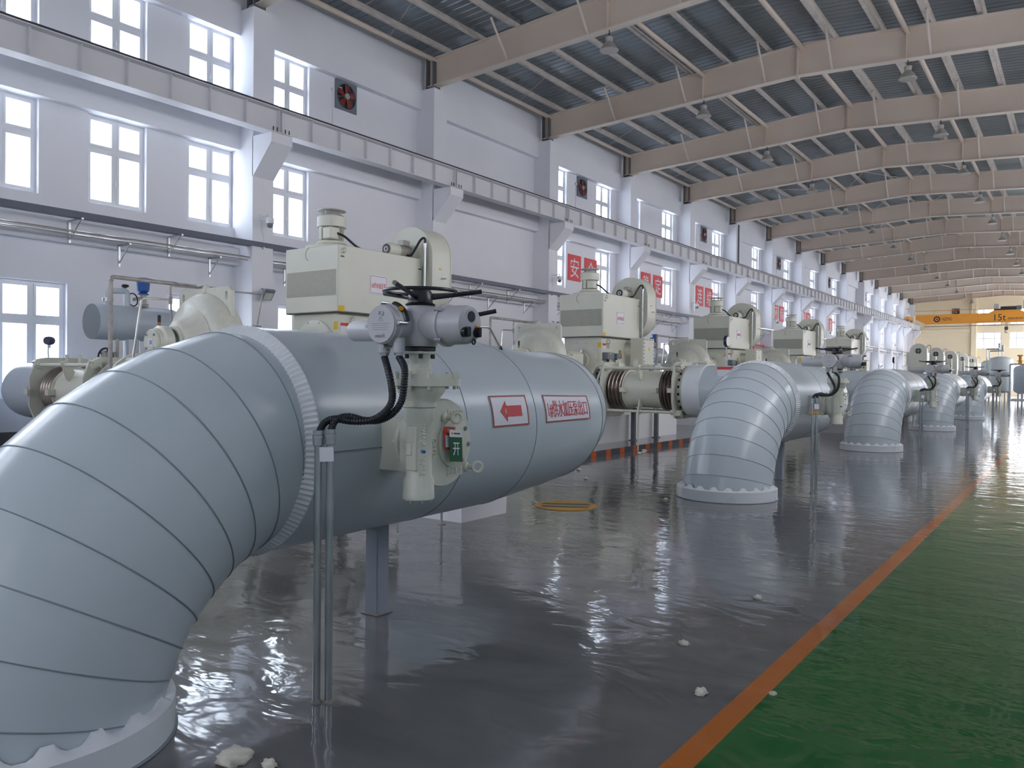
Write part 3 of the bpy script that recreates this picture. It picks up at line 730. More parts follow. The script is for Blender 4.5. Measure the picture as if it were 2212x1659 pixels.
# ------------------------------------------------------------------ pump units
US = 7.96                                    # spacing of the pump units along the hall
UN = [0, 1, 2, 3, 4]
PX, PY, PZ = -9.475, 6.4, 1.78               # pump shaft
ALL = {}; X0_ = {}
def repeat(o, name, labels, idx=UN):
    """the built unit, then a copy for every further bay"""
    for n_, k in enumerate(idx):
        c = o if n_ == 0 else dup(o)
        c.location.y = o.location.y if n_ == 0 else ALL[name][0]+US*(k-idx[0])
        if k and name in ('outlet', 'valve', 'c0', 'c1', 'post', 'stube'): c.location.x = X0_[name]-.05; c.location.y -= .06
        if n_ == 0: ALL[name] = [c.location.y]; X0_[name] = c.location.x
        c['label'] = labels(k); ALL[name].append(c)
    return ALL[name][1:]
th = lambda k: NTH[k]

# ---- pump
def pump():
    o_ = (PX, PY, .1); r = thing('water_pump', o_, '', 'pump', 'split case water pumps in the row')
    A = (0, 1, 0); c = (PX, PY, PZ)
    MB().lathe([(-.26, .28), (-.25, .40), (-.22, .50), (-.17, .59), (-.09, .65), (0, .67), (.09, .65), (.17, .59), (.22, .50), (.25, .40), (.26, .28)], c, A, 56, 1.02).build('casing', 'beige_cast', r, o_, ang=50)
    MB().lathe([(-.46, .23), (-.42, .28), (-.32, .33), (-.24, .46)], c, A, 40).build('shaft_boss', 'beige_cast', r, o_, ang=50)
    MB().lathe([(.24, .46), (.32, .33), (.42, .28), (.46, .23)], c, A, 40).build('shaft_boss', 'beige_cast', r, o_, ang=50)
    MB().box(PX-.72, PX+.72, PY-.34, PY+.34, PZ-.07, PZ+.05, .02).build('split_flange', 'beige', r, o_)
    m = MB()
    for x, y in [(PX+sx*(.68-.05*a), PY+sy*.29) for sx in (-1, 1) for sy in (-1, 1) for a in (0, 4)]: m.bolt((x, y, PZ+.05), (0, 0, 1), .025, .04)
    m.build('flange_bolt', 'beige', r, o_)
    oval = lambda cx, cz: [(cx+.028*cos(a), cz+.055*sin(a)) for a in [2*pi*i/20 for i in range(20)]]
    v, f = plate_holes([(PX-.58, 2.10), (PX-.57, 2.46), (PX-.51, 2.51), (PX+.51, 2.51), (PX+.57, 2.46), (PX+.58, 2.10)], [oval(PX-.47, 2.40), oval(PX+.47, 2.40)], .05)
    MB().add([(x, PY+d, z) for x, z, d in v], f).build('lifting_plate', 'beige_cast', r, o_)
    MB().cyl((PX, PY, 2.45), (PX, PY, 2.53), .045, n=12).cyl((PX, PY, 2.53), (PX, PY, 2.56), .025, n=8).build('vent_plug', 'beige', r, o_)
    # lower half with the nozzles
    MB().box(PX-.55, PX+.55, PY-.34, PY+.34, .78, PZ-.07, .05).build('lower_casing', 'beige_cast', r, o_)
    for s, nm in ((1, 'discharge_nozzle'), (-1, 'suction_nozzle')):
        n_ = MB().lathe([(0, .30), (.6, .36), (1.0, .40), (1.38, .41)], (PX+s*.2, PY, 1.15), (s, 0, 0), 36).build(nm, 'beige_cast', r, o_)
        MB().lathe([(0, .40), (0, .52), (.05, .52), (.05, .40)], (PX+s*1.52, PY, 1.15), (s, 0, 0), 40).build('flange', 'beige', n_, o_)
    MB().box(PX-.5, PX+.5, PY-.3, PY+.3, .62, .80, .02).box(PX-.3, PX+.3, PY-.95, PY-.5, .62, PZ-.2, .03).box(PX-.3, PX+.3, PY+.5, PY+.95, .62, PZ-.2, .03).build('pedestal', 'beige', r, o_)
    for s, nm in ((-1, 'front'), (1, 'rear')):
        Y = lambda d: PY+s*d
        b = MB().lathe([(.42, .21), (.48, .22), (.50, .20)], c, (0, s, 0), 28).lathe([(.55, .185), (.57, .205), (.67, .205), (.69, .17), (.74, .165)], c, (0, s, 0), 30).build('bearing_housing', 'beige_cast', r, o_)
        MB().lathe([(.49, .172), (.56, .172)], c, (0, s, 0), 24).build('seal_guard', 'mesh', b, o_)
        e = MB().lathe([(.70, .10), (.70, .152), (.77, .154), (.78, .145), (.78, 0)], c, (0, s, 0), 32).build('end_cap', 'beige', r, o_)
        if s < 0:
            m = MB(); m.bolts((PX, PY-.78, PZ), (0, -1, 0), .12, 4, .014, .012, pi/4); m.build('cap_bolt', 'galv', e, o_)
            q = MB().box(PX-.05, PX+.05, PY-.784, PY-.779, PZ-.06, PZ+.04).build('name_plate', 'white', e, o_, smooth=False)
            text(MB(), 'D', .035, .05, on_y(PX+.02, PY-.786, PZ-.01)).build('plate_letter', 'valveblue', q, o_)
            q = MB().cyl((PX-.07, PY-.62, PZ+.18), (PX-.07, PY-.62, PZ+.30), .02, n=12).build('oil_bottle', 'amber', b, o_)
            MB().cyl((PX-.07, PY-.62, PZ+.25), (PX-.07, PY-.62, PZ+.34), .021, n=12).build('bottle_cap', 'black', b, o_)
        else:
            MB().cyl((PX+.12, Y(.7), PZ+.17), (PX+.12, Y(.7), PZ+.23), .012, n=8).cyl((PX+.12, Y(.66), PZ+.24), (PX+.12, Y(.76), PZ+.24), .05, n=18).build('dial_gauge', 'inox', b, o_)
    MB().box(PX-.2, PX+.2, PY+.98, PY+1.62, PZ-.22, PZ+.18, .06).build('coupling_guard', 'beige', r, o_)
    return r
repeat(pump(), 'pump', lambda k: 'beige cast iron water pump, %s in the row of pumps' % th(k))

# ---- motor with air cooler on top
MX0, MX1, MY0, MY1, MZ0, MZ1 = -10.06, -8.89, 8.17, 10.0, 2.317, 3.297
def motor(k):
    o_ = (PX, 9.1, 1.25); r = thing('electric_motor', o_, '', 'motor', 'electric motors with cooler boxes')
    MB().box(PX-.50, PX+.50, 8.26, 9.98, 1.25, MZ0, .015).build('motor_body', 'beige', r, o_)
    MB().box(PX-.62, PX+.62, 8.40, 9.85, 1.25, 1.32, .01).build('motor_foot', 'beige', r, o_)
    cb = MB().box(MX0, MX1, MY0, MY1, MZ0, MZ1, .012).build('cooler_box', 'beige', r, o_)
    MB().box(MX0-.004, MX1+.004, MY0+.02, MY1-.02, MZ0-.014, MZ0+.002).build('joint_gasket', 'dark', r, o_, smooth=False)
    g = MB().box(-10.025, -8.93, MY0-.003, MY0+.004, 2.555, 2.935).build('air_grille', 'perf', cb, o_, smooth=False)
    MB().torus((-9.50, MY0, 3.19), (0, 1, 0), .10, .004, 36, 6, -1.2, 1.35).build('round_cover', 'dark', cb, o_)
    m = MB()
    for y in (8.25, 9.94): m.box(MX1-.002, MX1+.004, y-.035, y+.035, 3.115, 3.135)
    for i, y in enumerate((8.25, 9.94)): MB().box(MX1-.002, MX1+.004, y-.035, y+.035, 3.115, 3.135).build('vent_slot', 'dark', cb, o_, smooth=False); MB().torus((MX1+.03, y+.02, 3.215), (.4, 1, 0), .036, .010, 18, 8).build('lifting_eye', 'beige', cb, o_)
    # end shield toward the pump
    e = MB().lathe([(-.0, .43), (.03, .43), (.035, .40), (.05, .37), (.05, .20), (.085, .19), (.085, 0)], (PX, 8.26, PZ), (0, -1, 0), 48).build('end_shield', 'beige', r, o_)
    m = MB(); m.bolts((PX, 8.23, PZ), (0, -1, 0), .40, 10, .014, .012); m.build('shield_bolt', 'galv', e, o_)
    MB().cyl((PX, 8.175, PZ), (PX, 8.0, PZ), .07, n=20).build('shaft_end', 'dark', e, o_)
    MB().cyl((PX+.04, 8.19, PZ+.20), (PX+.04, 8.14, PZ+.20), .035, n=16).build('temperature_gauge', 'inox', e, o_)
    for x in (PX-.56, PX+.545): MB().torus((x, 8.5, 2.20), (0, 1, 0), .045, .016, 20, 8).build('lifting_lug', 'beige', r, o_)
    # stickers and tags
    MB().box(MX1-.001, MX1+.002, 8.175, 8.30, 2.32, 2.405).build('yellow_sticker', 'yellow', cb, o_, smooth=False)
    MB().box(-9.07, -8.985, 8.258, 8.262, 2.06, 2.18).build('yellow_sticker', 'yellow', r, o_, smooth=False)
    q = MB().box(PX+.501, PX+.505, 8.30, 8.46, 2.03, 2.16).build('warning_card', 'white', r, o_, smooth=False)
    MB().box(PX+.504, PX+.507, 8.30, 8.46, 2.115, 2.16).build('card_header', 'red_tag', q, o_, smooth=False)
    MB().box(PX+.50, PX+.504, 8.50, 8.64, 2.05, 2.19).build('rating_plate', 'lampshade', r, o_, smooth=False)
    for y0, y1, z0, z1 in ((8.30, 8.62, 1.80, 1.955), (8.75, 8.98, 1.82, 1.94)):
        b = MB().box(PX+.50, PX+.64, y0, y1, z0, z1, .008).build('switch_box', 'slate', r, o_)
        MB().cyl((PX+.56, (y0+y1)/2, z0), (PX+.56, (y0+y1)/2, z0-.22), .03, n=12).build('cable_gland', 'black', b, o_)
        MB().box(PX+.64, PX+.643, y0+.1, y0+.15, z1-.06, z1-.02).build('small_sticker', 'yellow', b, o_, smooth=False)
    MB().box(PX+.5, PX+.504, 9.1, 9.17, 1.92, 2.03).build('plate', 'slate', r, o_, smooth=False)
    MB().box(PX+.5, PX+.504, 9.2, 9.26, 1.84, 2.03).build('yellow_sticker', 'yellow', r, o_, smooth=False)
    # terminal box
    tb = MB().box(-8.80, -8.47, 9.34, 9.93, 1.65, 2.32, .012).build('terminal_box', 'beige', r, o_)
    MB().cyl((PX+.48, 9.50, 2.03), (-8.79, 9.50, 2.03), .15, n=28).build('terminal_neck', 'beige', r, o_)
    m = MB()
    for i in range(7): m.bolt((-8.455, 9.38+.51*i/6, 2.285), (1, 0, 0), .010, .008); m.bolt((-8.455, 9.38+.51*i/6, 1.685), (1, 0, 0), .010, .008)
    for i in range(1, 7): m.bolt((-8.455, 9.38, 1.685+.6*i/7), (1, 0, 0), .010, .008); m.bolt((-8.455, 9.89, 1.685+.6*i/7), (1, 0, 0), .010, .008)
    MB().box(-8.47, -8.455, 9.35, 9.92, 1.66, 2.31).build('box_cover', 'beige', tb, o_, smooth=False); m.build('cover_bolt', 'dark', tb, o_)
    MB().box(-8.455, -8.452, 9.62, 9.68, 2.02, 2.10).build('shock_sticker', 'yellow', tb, o_, smooth=False)
    # vertical fan motor
    F = (-9.485, 8.58, 3.30)
    fm = MB().lathe([(0, .40), (.035, .40), (.05, .30), (.10, .22), (.12, .22), (.12, .19), (.16, .17)], F, (0, 0, 1), 40).build('fan_motor', 'beige', cb, o_)
    MB().lathe([(.12, .16), (.36, .16)], F, (0, 0, 1), 24).build('fan_core', 'lampshade', fm, o_)
    m = MB()
    for i in range(36):
        a = 2*pi*i/36; m.sweep([(F[0]+.18*cos(a), F[1]+.18*sin(a), F[2]+.14), (F[0]+.18*cos(a), F[1]+.18*sin(a), F[2]+.36)], .007, 4)
    m.build('cooling_rib', 'beige', fm, o_)
    MB().lathe([(.345, .19), (.345, .222), (.50, .218), (.535, .17), (.54, 0)], F, (0, 0, 1), 36).build('fan_cowl', 'beige', fm, o_)
    for a in (.6, 2.7, 4.8): MB().cyl((F[0]+.14*cos(a), F[1]+.14*sin(a), F[2]+.53), (F[0]+.14*cos(a), F[1]+.14*sin(a), F[2]+.60), .008, n=6).build('rain_post', 'beige', fm, o_)
    MB().cyl((F[0], F[1], F[2]+.595), (F[0], F[1], F[2]+.61), .215, n=36).build('rain_disc', 'lampshade', fm, o_)
    MB().box(F[0]+.06, F[0]+.24, F[1]-.24, F[1]-.06, F[2]+.14, F[2]+.31, .01).box(F[0]-.05, F[0]+.02, F[1]-.22, F[1]-.17, F[2]+.14, F[2]+.34, .008).build('junction_box', 'beige', fm, o_)
    MB().sweep(spline([(F[0]+.23, F[1]-.1, F[2]+.23), (F[0]+.31, F[1]-.02, F[2]+.18), (F[0]+.40, F[1]+.1, F[2]+.06), (F[0]+.45, F[1]+.2, F[2]+.0)]), .018, 10).build('flexible_conduit', 'rubber', fm, o_)
    # blower at the far end
    BX, BZ, R = -9.20, 3.35, .50
    def stadium(R_, zb, n=28): return [(BX+R_*cos(a), BZ+R_*sin(a)) for a in [pi*i/n for i in range(n+1)]]+[(BX+R_*cos(a), zb+R_*sin(a)) for a in [pi+pi*i/n for i in range(n+1)]]
    bl = MB().prism(stadium(R, 2.88), 10.03, 10.50, 'xz').build('blower_housing', 'beige', r, o_, ang=40)
    MB().prism(stadium(R+.012, 2.88), 10.49, 10.505, 'xz').build('housing_rim', 'beige', bl, o_, ang=40)
    MB().torus((MX1+.21, 10.30, 3.0), (0, 0, 1), .04, .010, 18, 8).build('lifting_eye', 'beige', bl, o_)
    MB().box(BX+R, BX+R+.003, 10.2, 10.27, 3.13, 3.16).build('yellow_sticker', 'yellow', bl, o_, smooth=False)
    B = (-9.15, 10.03, 3.41); A = (0, -1, 0)
    bm_ = MB().lathe([(0, .13), (.04, .13), (.06, .095), (.36, .095), (.36, .108), (.58, .108), (.60, .095)], B, A, 32).build('blower_motor', 'beige', bl, o_)
    m = MB()
    for i in range(28):
        a = 2*pi*i/28; m.sweep([(B[0]+.10*cos(a), B[1]-.07, B[2]+.10*sin(a)), (B[0]+.10*cos(a), B[1]-.35, B[2]+.10*sin(a))], .006, 4)
    m.build('cooling_rib', 'lampshade', bm_, o_)
    MB().lathe([(.601, .085), (.606, .085), (.606, 0)], B, A, 28).build('fan_grille', 'dark', bm_, o_); MB().torus((B[0], B[1]-.608, B[2]), A, .034, .012, 20, 8).build('grille_ring', 'white', bm_, o_)
    MB().box(B[0]-.05, B[0]+.09, B[1]-.30, B[1]-.14, B[2]+.09, B[2]+.18, .01).build('junction_box', 'lampshade', bm_, o_)
    MB().sweep(spline([(B[0]+.09, B[1]-.22, B[2]-.07), (B[0]+.16, B[1]-.18, B[2]-.05), (B[0]+.22, B[1]-.13, B[2]+.08), (B[0]+.27, B[1]-.10, B[2]+.18), (-8.83, 9.95, 3.63), (-8.795, 9.955, 3.60), (-8.795, 9.955, 3.52)]), .019, 10).build('flexible_conduit', 'rubber', bl, o_)
    MB().cyl((-8.795, 9.955, 2.25), (-8.795, 9.955, 3.53), .020, n=12).cyl((-8.795, 9.955, 3.47), (-8.795, 9.955, 3.54), .027, n=12).build('rigid_conduit', 'galv', r, o_)
    # number board
    sb = MB().box(MX1, MX1+.006, 8.80, 9.19, 2.62, 2.925).build('number_board', 'white', r, o_, smooth=False)
    m = MB(); m.box(MX1+.006, MX1+.008, 8.82, 9.17, 2.640, 2.646); m.box(MX1+.006, MX1+.008, 8.82, 9.17, 2.899, 2.905); m.box(MX1+.006, MX1+.008, 8.82, 8.825, 2.646, 2.899); m.box(MX1+.006, MX1+.008, 9.165, 9.17, 2.646, 2.899)
    m.build('border', 'border', sb, o_, smooth=False)
    text(MB(), '%d#供水加压泵' % (k+1), .31, .085, on_x(MX1+.006, 8.995, 2.762), .002).build('lettering', 'redtext', sb, o_)
    return r
def retext(root, part, s, w, h, fn, o_, m='redtext'):
    """give a copied unit its own number on the board"""
    for ch in root.children:
        if ch.name.split('.')[0] == part:
            for g in ch.children:
                if g.name.split('.')[0] == 'lettering':
                    me = text(MB(), s, w, h, fn, .002).build('lettering', m, None, o_); g.data = me.data; bpy.data.objects.remove(me)
mts = repeat(motor(0), 'motor', lambda k: 'beige electric motor under a perforated cooler box, board number %d, behind the %s pump' % (k+1, th(k)))
for k, o in enumerate(mts):
    if k: retext(o, 'number_board', '%d#供水加压泵' % (k+1), .31, .085, on_x(MX1+.006, 8.995, 2.762), (PX, 9.1, 1.25))

# ---- concrete bases under pump and motor
pl = thing('machine_plinth', (PX, 6.4, .1), '', 'plinth', 'low white plinths under the pumps')
MB().box(-11.2, -7.65, 4.9, 7.94, .1, .62).box(-8.44, -7.65, 7.94, 9.45, .1, .62).build('block', 'plinth', pl, (PX, 6.4, .1), smooth=False)
repeat(pl, 'plinth', lambda k: 'low white concrete plinth under the %s pump' % th(k))
pl = thing('motor_plinth', (PX, 9.3, .1), '', 'plinth', 'tall white plinths under the motors')
MB().box(-10.35, -8.45, 7.95, 10.6, .1, 1.25).build('block', 'plinth', pl, (PX, 9.3, .1), smooth=False)
repeat(pl, 'mplinth', lambda k: 'tall white concrete plinth under the %s motor' % th(k))

# ---- rubber bellows joints
def joint(x0, x1, y, z, flip, lab0):
    """double bellows with tie rods between two cornered plates, axis along X"""
    cx = (x0+x1)/2; o_ = (cx, y, z); r = thing('expansion_joint', o_, lab0, 'pipe joint', 'double bellows pipe joints'); L = x1-x0
    MB().cyl((x0+.38, y, z), (x1-.34, y, z), .355, n=48).build('centre_tube', 'beige', r, o_)
    for a, b in ((x0+.05, x0+.38), (x1-.34, x1-.05)):
        n_ = 4; pr = []
        for i in range(n_*8+1):
            t = i/(n_*8); pr.append(((b-a)*t, .375+.035*-cos(2*pi*n_*t)))
        MB().lathe(pr, (a, y, z), (1, 0, 0), 48).build('bellows', 'bellow', r, o_, ang=60)
    MB().lathe([(0, .36), (0, .385), (.02, .385), (.02, .36)], (x0+.375, y, z), (1, 0, 0), 40).lathe([(0, .36), (0, .385), (.02, .385), (.02, .36)], (x1-.36, y, z), (1, 0, 0), 40).build('collar_ring', 'beige', r, o_)
    oct_ = [(-.53, -.22), (-.53, .22), (-.42, .50), (-.28, .53), (.28, .53), (.42, .50), (.53, .22), (.53, -.22), (.42, -.50), (.28, -.53), (-.28, -.53), (-.42, -.50)]
    v, f = plate_holes(oct_, [circ(0, 0, .36, 40)], .04)
    for x in (x0, x1):
        p_ = MB().add([(x+d, y+a, z+b) for a, b, d in v], f).build('end_plate', 'beige', r, o_)
        s = -1 if x == x0 else 1
        MB().lathe([(.02, .37), (.02, .40), (.11, .40), (.11, .47), (.15, .47), (.15, .37)], (x, y, z), (s, 0, 0), 44).build('flange', 'beige', p_, o_)
        m = MB()
        for i in range(20): a = 2*pi*(i+.5)/20; m.cyl((x+s*.06, y+.435*cos(a), z+.435*sin(a)), (x+s*.22, y+.435*cos(a), z+.435*sin(a)), .024, n=8)
        m.build('flange_bolt', 'black', p_, o_)
        for sy in (-1, 1):
            for sz in (-1, 1): MB().prism([(y+sy*.30, z+sz*.36), (y+sy*.46, z+sz*.46), (y+sy*.33, z+sz*.52)], x+s*.02, x+s*.12, 'yz').build('gusset', 'beige', p_, o_, smooth=False)
    for sy in (-1, 1):
        for sz in (-1, 1):
            rd = MB().cyl((x0-.10, y+sy*.385, z+sz*.41), (x1+.12, y+sy*.385, z+sz*.41), .028, n=14).build('tie_rod', 'beige', r, o_)
            for x in (x0+.05, x1-.05, x0-.06, x1+.06): MB().cyl((x-.03, y+sy*.385, z+sz*.41), (x+.03, y+sy*.385, z+sz*.41), .055, n=6).build('nut', 'beige', rd, o_)
            MB().prism([(y+sy*.30, z+sz*.16), (y+sy*.36, z+sz*.20), (y+sy*.45, z+sz*.46), (y+sy*.35, z+sz*.48), (y+sy*.24, z+sz*.30)], cx-.012, cx+.012, 'yz').build('rod_bracket', 'beige', r, o_, smooth=False)
    for x in (x0+.42, x1-.40): MB().box(x-.05, x+.05, y-.47, y-.355, z-.05, z+.04).build('lug', 'beige', r, o_, smooth=False)
    for x in (x0+.0, x1-.02): MB().box(x-.06, x+.06, y-.58, y-.53, z-.04, z+.04).build('lug', 'beige', r, o_, smooth=False)
    for x in (x0+.08, x0+.48): MB().box(x-.04, x+.04, y-.01, y+.01, z+.37, z+.58).build('lifting_tab', 'beige', r, o_, smooth=False)
    return r
dj = joint(-7.66, -6.17, 6.4, 1.16, False, '')
MB().cyl((-6.915, 6.0, 0), (-6.915, 6.0, .72), .018, n=8).build('support_rod', 'beige', dj, (-6.915, 6.4, 1.16))
repeat(dj, 'djoint', lambda k: 'beige double bellows joint between the %s pump and its outlet pipe' % th(k))

# ---- outlet pipe: run from the pump, bend, long run, mitred elbow into the floor
RX, RZ, RR = -3.39, 1.08, .548               # long run
YE0, RB = 1.39, .97                          # floor elbow
YJ = 6.4
RE = .505                                    # the run narrows towards its bend
def run_r(y): return RR if y < 4.3 else RR+(RE-RR)*min(1, (y-4.3)/.65)-max(0, y-4.95)**2/3.9
def outlet():
    o_ = (RX, 4.0, 0); r = thing('outlet_pipe', o_, '', 'pipe', 'clad outlet pipes with floor elbows')
    zx, rx = 1.15, .475
    MB().lathe([(0, rx-.06), (0, rx+.012), (.02, rx+.02), (.33, rx+.02), (.33, rx)], (-5.94, YJ, zx), (1, 0, 0), 64).build('pipe_end_band', 'foil', r, o_)
    rb = 1.45; xb = RX-rb; yb = YJ-rb
    MB().lathe([(0, rx), (xb+5.94-.33, rx)], (-5.61, YJ, zx), (1, 0, 0), 64).build('pump_run', 'pipe', r, o_)
    pts = [(xb+rb*sin(a), yb+rb*cos(a), zx+(RZ-zx)*i/6) for i, a in enumerate([pi/2*i/6 for i in range(7)])]
    rr = [rx+(RE-rx)*i/6 for i in range(7)]
    pts = [(xb-.03, YJ, zx)]+pts+[(RX, yb-.03, RZ)]; rr = [rx]+rr+[RE+.002]
    MB().sweep(pts, rr, 72, cap=False).build('wall_side_bend', 'pipe', r, o_, ang=8)
    seam(pts[2:-2], rr[2:-2], pts, r, o_)
    y0 = YE0+RB+.06
    MB().lathe([(0, RR), (4.3-y0, RR), (yb-y0+.01, RE)], (RX, y0, RZ), (0, 1, 0), 80).build('long_run', 'pipe', r, o_)
    for y in (3.55, 4.3): MB().torus((RX, y, RZ), (0, 1, 0), RR, .003, 80, 6).build('seam', 'seam', r, o_)
    MB().sweep([(RX+RR*cos(-.02)+.001, y0, RZ-.03), (RX+RR+.001, 3.0, RZ-.03)], .004, 5).build('seam', 'seam', r, o_)
    # crimped ring between elbow and long run
    re = .512; n = 264; m = MB(); vs = []
    for t, (d, q) in enumerate(((0, re-.004), (.010, re+.003), (.052, RR+.006), (.060, RR+.006), (.060, RR-.01))):
        for i in range(n):
            a = 2*pi*i/n; w = .0028*(1 if i % 2 else -1) if t in (1, 2) else 0
            vs.append((RX+(q+w)*cos(a), y0-.052+d-w*.6, RZ+(q+w)*sin(a)))
    m.add(vs, [(t*n+i, t*n+(i+1) % n, (t+1)*n+(i+1) % n, (t+1)*n+i) for t in range(4) for i in range(n)]).build('crimped_ring', 'foil', r, o_, ang=5)
    # mitred elbow
    N = 9; A0, A1 = radians(10), radians(80); ch = sqrt(RB**2+RZ**2); Rb = ch/(2*sin((A1-A0)/2)); tilt = atan2(RZ, RB)-pi/4
    cy, cz = YE0+RB+Rb*sin(A0+tilt), RZ-Rb*cos(A0+tilt)
    pts = [(RX, y0, RZ)]+[(RX, cy-Rb*sin(a+tilt), cz+Rb*cos(a+tilt)) for a in [A0+(A1-A0)*i/N for i in range(N+1)]]
    d = (V3(pts[-1])-V3(pts[-2])).normalized(); pts.append(tuple(V3(pts[-1])+d*.12))
    MB().sweep(pts, re, 80, cap=False).build('floor_elbow', 'pipe', r, o_, ang=6)
    seam(pts[1:-2], [re]*len(pts[1:-2]), pts, r, o_)
    # foot ring with a scalloped top
    RF, hf = .578, .125; n = 160; vs = []
    for q, z, wv in ((RF, 0, 0), (RF, hf, 0), (RF-.006, hf+.004, 0), (re+.03, hf+.012, .5), (re+.001, hf+.02, 1)):
        for i in range(n):
            a = 2*pi*i/n; sc = max(-.5, min(1, 1.8*sin(a*20)))
            vs.append((RX+q*cos(a), YE0+q*sin(a), z+wv*.024*sc))
    MB().add(vs, [(t*n+i, t*n+(i+1) % n, (t+1)*n+(i+1) % n, (t+1)*n+i) for t in range(4) for i in range(n)]).build('foot_ring', 'foil', r, o_, ang=30)
    MB().torus((RX, YE0, .004), (0, 0, 1), RF+.004, .006, 80, 6).build('foot_seal', 'seam', r, o_)
    return r
def seam(ps, rs, path, r, o_):
    path = [V3(p) for p in path]
    for p, q in zip(ps, rs):
        p = V3(p); i = min(range(len(path)), key=lambda j: (path[j]-p).length)
        t = ((path[i]-path[i-1]).normalized()+(path[min(i+1, len(path)-1)]-path[i]).normalized()).normalized()
        c = (path[i]-path[i-1]).normalized().dot(t)
        # the cut of two gores is a slightly stretched circle
        b = (path[min(i+1, len(path)-1)]-path[i]).normalized()-(path[i]-path[i-1]).normalized(); b = (b-t*b.dot(t)).normalized(); h = t.cross(b)
        n = 80; ring = [p+b*((q+.0015)/c*cos(2*pi*k/n))+h*((q+.0015)*sin(2*pi*k/n)) for k in range(n)]
        MB().sweep(ring, .003, 5, closed=True).build('seam', 'seam', r, o_)
op = outlet()
ops = repeat(op, 'outlet', lambda k: 'blue grey clad outlet pipe with a seamed elbow into the floor, %s in the row' % th(k))
op.rotation_euler.z = .042                   # the first pipe stands a little askew in its row
# boards glued on the first pipe only
def curved(mb, ya, yb, z0, z1, R, n=14):
    if yb-ya > .1:                          # in short lengths, so the board follows the taper
        for j in range(8): curved(mb, ya+(yb-ya)*j/8, ya+(yb-ya)*(j+1)/8-1e-5, z0, z1, R, n)
        return mb
    vs = []; t0, t1 = math.asin((z0-RZ)/R), math.asin((z1-RZ)/R)
    for q in (R, R+.003):
        for i in range(n+1):
            a = t0+(t1-t0)*i/n; qa, qb = q-RR+run_r(ya), q-RR+run_r(yb); vs += [(RX+qa*cos(a), ya, RZ+qa*sin(a)), (RX+qb*cos(a), yb, RZ+qb*sin(a))]
    k = 2*(n+1)
    fs = [(2*i+b_, 2*i+1+b_, 2*i+3+b_, 2*i+2+b_) for b_ in (0, k) for i in range(n)]+[(0, 1, k+1, k), (k-2, k-1, 2*k-1, 2*k-2)]
    fs += [(2*i, 2*i+2, k+2*i+2, k+2*i) for i in range(n)]+[(2*i+1, 2*i+3, k+2*i+3, k+2*i+1) for i in range(n)]
    return mb.add(vs, fs)
def wrap(yc_, zc_): 
    a0 = math.asin((zc_-RZ)/RR)
    return lambda u, v, o: (RX+(run_r(yc_+u)+.005+o)*cos(a0+v/RR), yc_+u, RZ+(run_r(yc_+u)+.005+o)*sin(a0+v/RR))
def pipeboard(ya, yb, z0, z1, nm):
    o_ = (RX, 4.0, 0); b = curved(MB(), ya, yb, z0, z1, RR+.001).build(nm, 'white', op, o_); m = MB()
    w = .009
    curved(m, ya, yb, z0, z0+w, RR+.0035); curved(m, ya, yb, z1-w, z1, RR+.0035); curved(m, ya, ya+w, z0+w, z1-w, RR+.0035); curved(m, yb-w, yb, z0+w, z1-w, RR+.0035)
    m.build('border', 'border', b, o_); return b, o_
b, o_ = pipeboard(3.80, 4.20, 1.10, 1.285, 'arrow_board')
ar = [(-.115, 0), (-.045, .062), (-.045, .033), (.125, .033), (.125, -.033), (-.045, -.033), (-.045, -.062)]
W_a = wrap(4.0, 1.19); m = MB(); n = len(ar)
m.add([W_a(u, v, o) for o in (0, .002) for u, v in ar], [tuple(range(n)), tuple(range(n, 2*n))]+[(i, (i+1) % n, n+(i+1) % n, n+i) for i in range(n)]).build('arrow', 'redtext', b, o_, smooth=False)
b, o_ = pipeboard(4.43, 5.13, 1.10, 1.285, 'name_board')
text(MB(), '1#供水加压泵出口', .62, .115, wrap(4.78, 1.19)).build('lettering', 'redtext', b, o_)

# ---- saddle, post and drain rod under the pipe
pd = thing('pipe_saddle', (-5.2, 6.37, 0), '', 'pipe support', 'white concrete pipe saddles')
sad = [(-5.62, 0), (-4.81, 0), (-4.81, .72), (-5.62, .72)]
MB().prism([(6.0, 0), (6.73, 0), (6.73, .82)]+[(YJ-.0+.49*cos(a), 1.15+.49*sin(a)) for a in [radians(-42-96*i/12) for i in range(13)]]+[(6.0, .82)], -5.62, -4.81, 'yz').build('saddle_block', 'plinth', pd, (-5.2, 6.37, 0), smooth=False)
repeat(pd, 'saddle', lambda k: 'white concrete saddle block under the %s outlet pipe' % th(k))
ps = thing('pipe_post', (-3.39, 3.44, 0), '', 'pipe support', 'grey square posts under the pipes')
MB().box(-3.44, -3.34, 3.39, 3.49, 0, .56, .006).build('post', 'post', ps, (-3.39, 3.44, 0)); MB().box(-3.48, -3.30, 3.35, 3.53, .53, .55).build('cap_plate', 'post', ps, (-3.39, 3.44, 0), smooth=False)
MB().box(-3.455, -3.325, 3.375, 3.505, 0, .008, .003).build('grout_foot', 'grout', ps, (-3.39, 3.44, 0))
repeat(ps, 'post', lambda k: 'square grey steel post holding up the %s outlet pipe' % th(k))
dr = thing('drain_rod', (-4.93, 5.85, 0), '', 'drain pipe', 'thin drain pipes')
MB().cyl((-4.93, 5.85, 0), (-4.93, 5.85, .9), .011, n=8).build('tube', 'rusty', dr, (-4.93, 5.85, 0)); MB().cyl((-4.93, 5.85, 0), (-4.93, 5.85, .012), .04, n=12).build('foot', 'rusty', dr, (-4.93, 5.85, 0))
repeat(dr, 'drain', lambda k: 'thin vertical drain pipe beside the saddle block of the %s outlet pipe' % th(k))
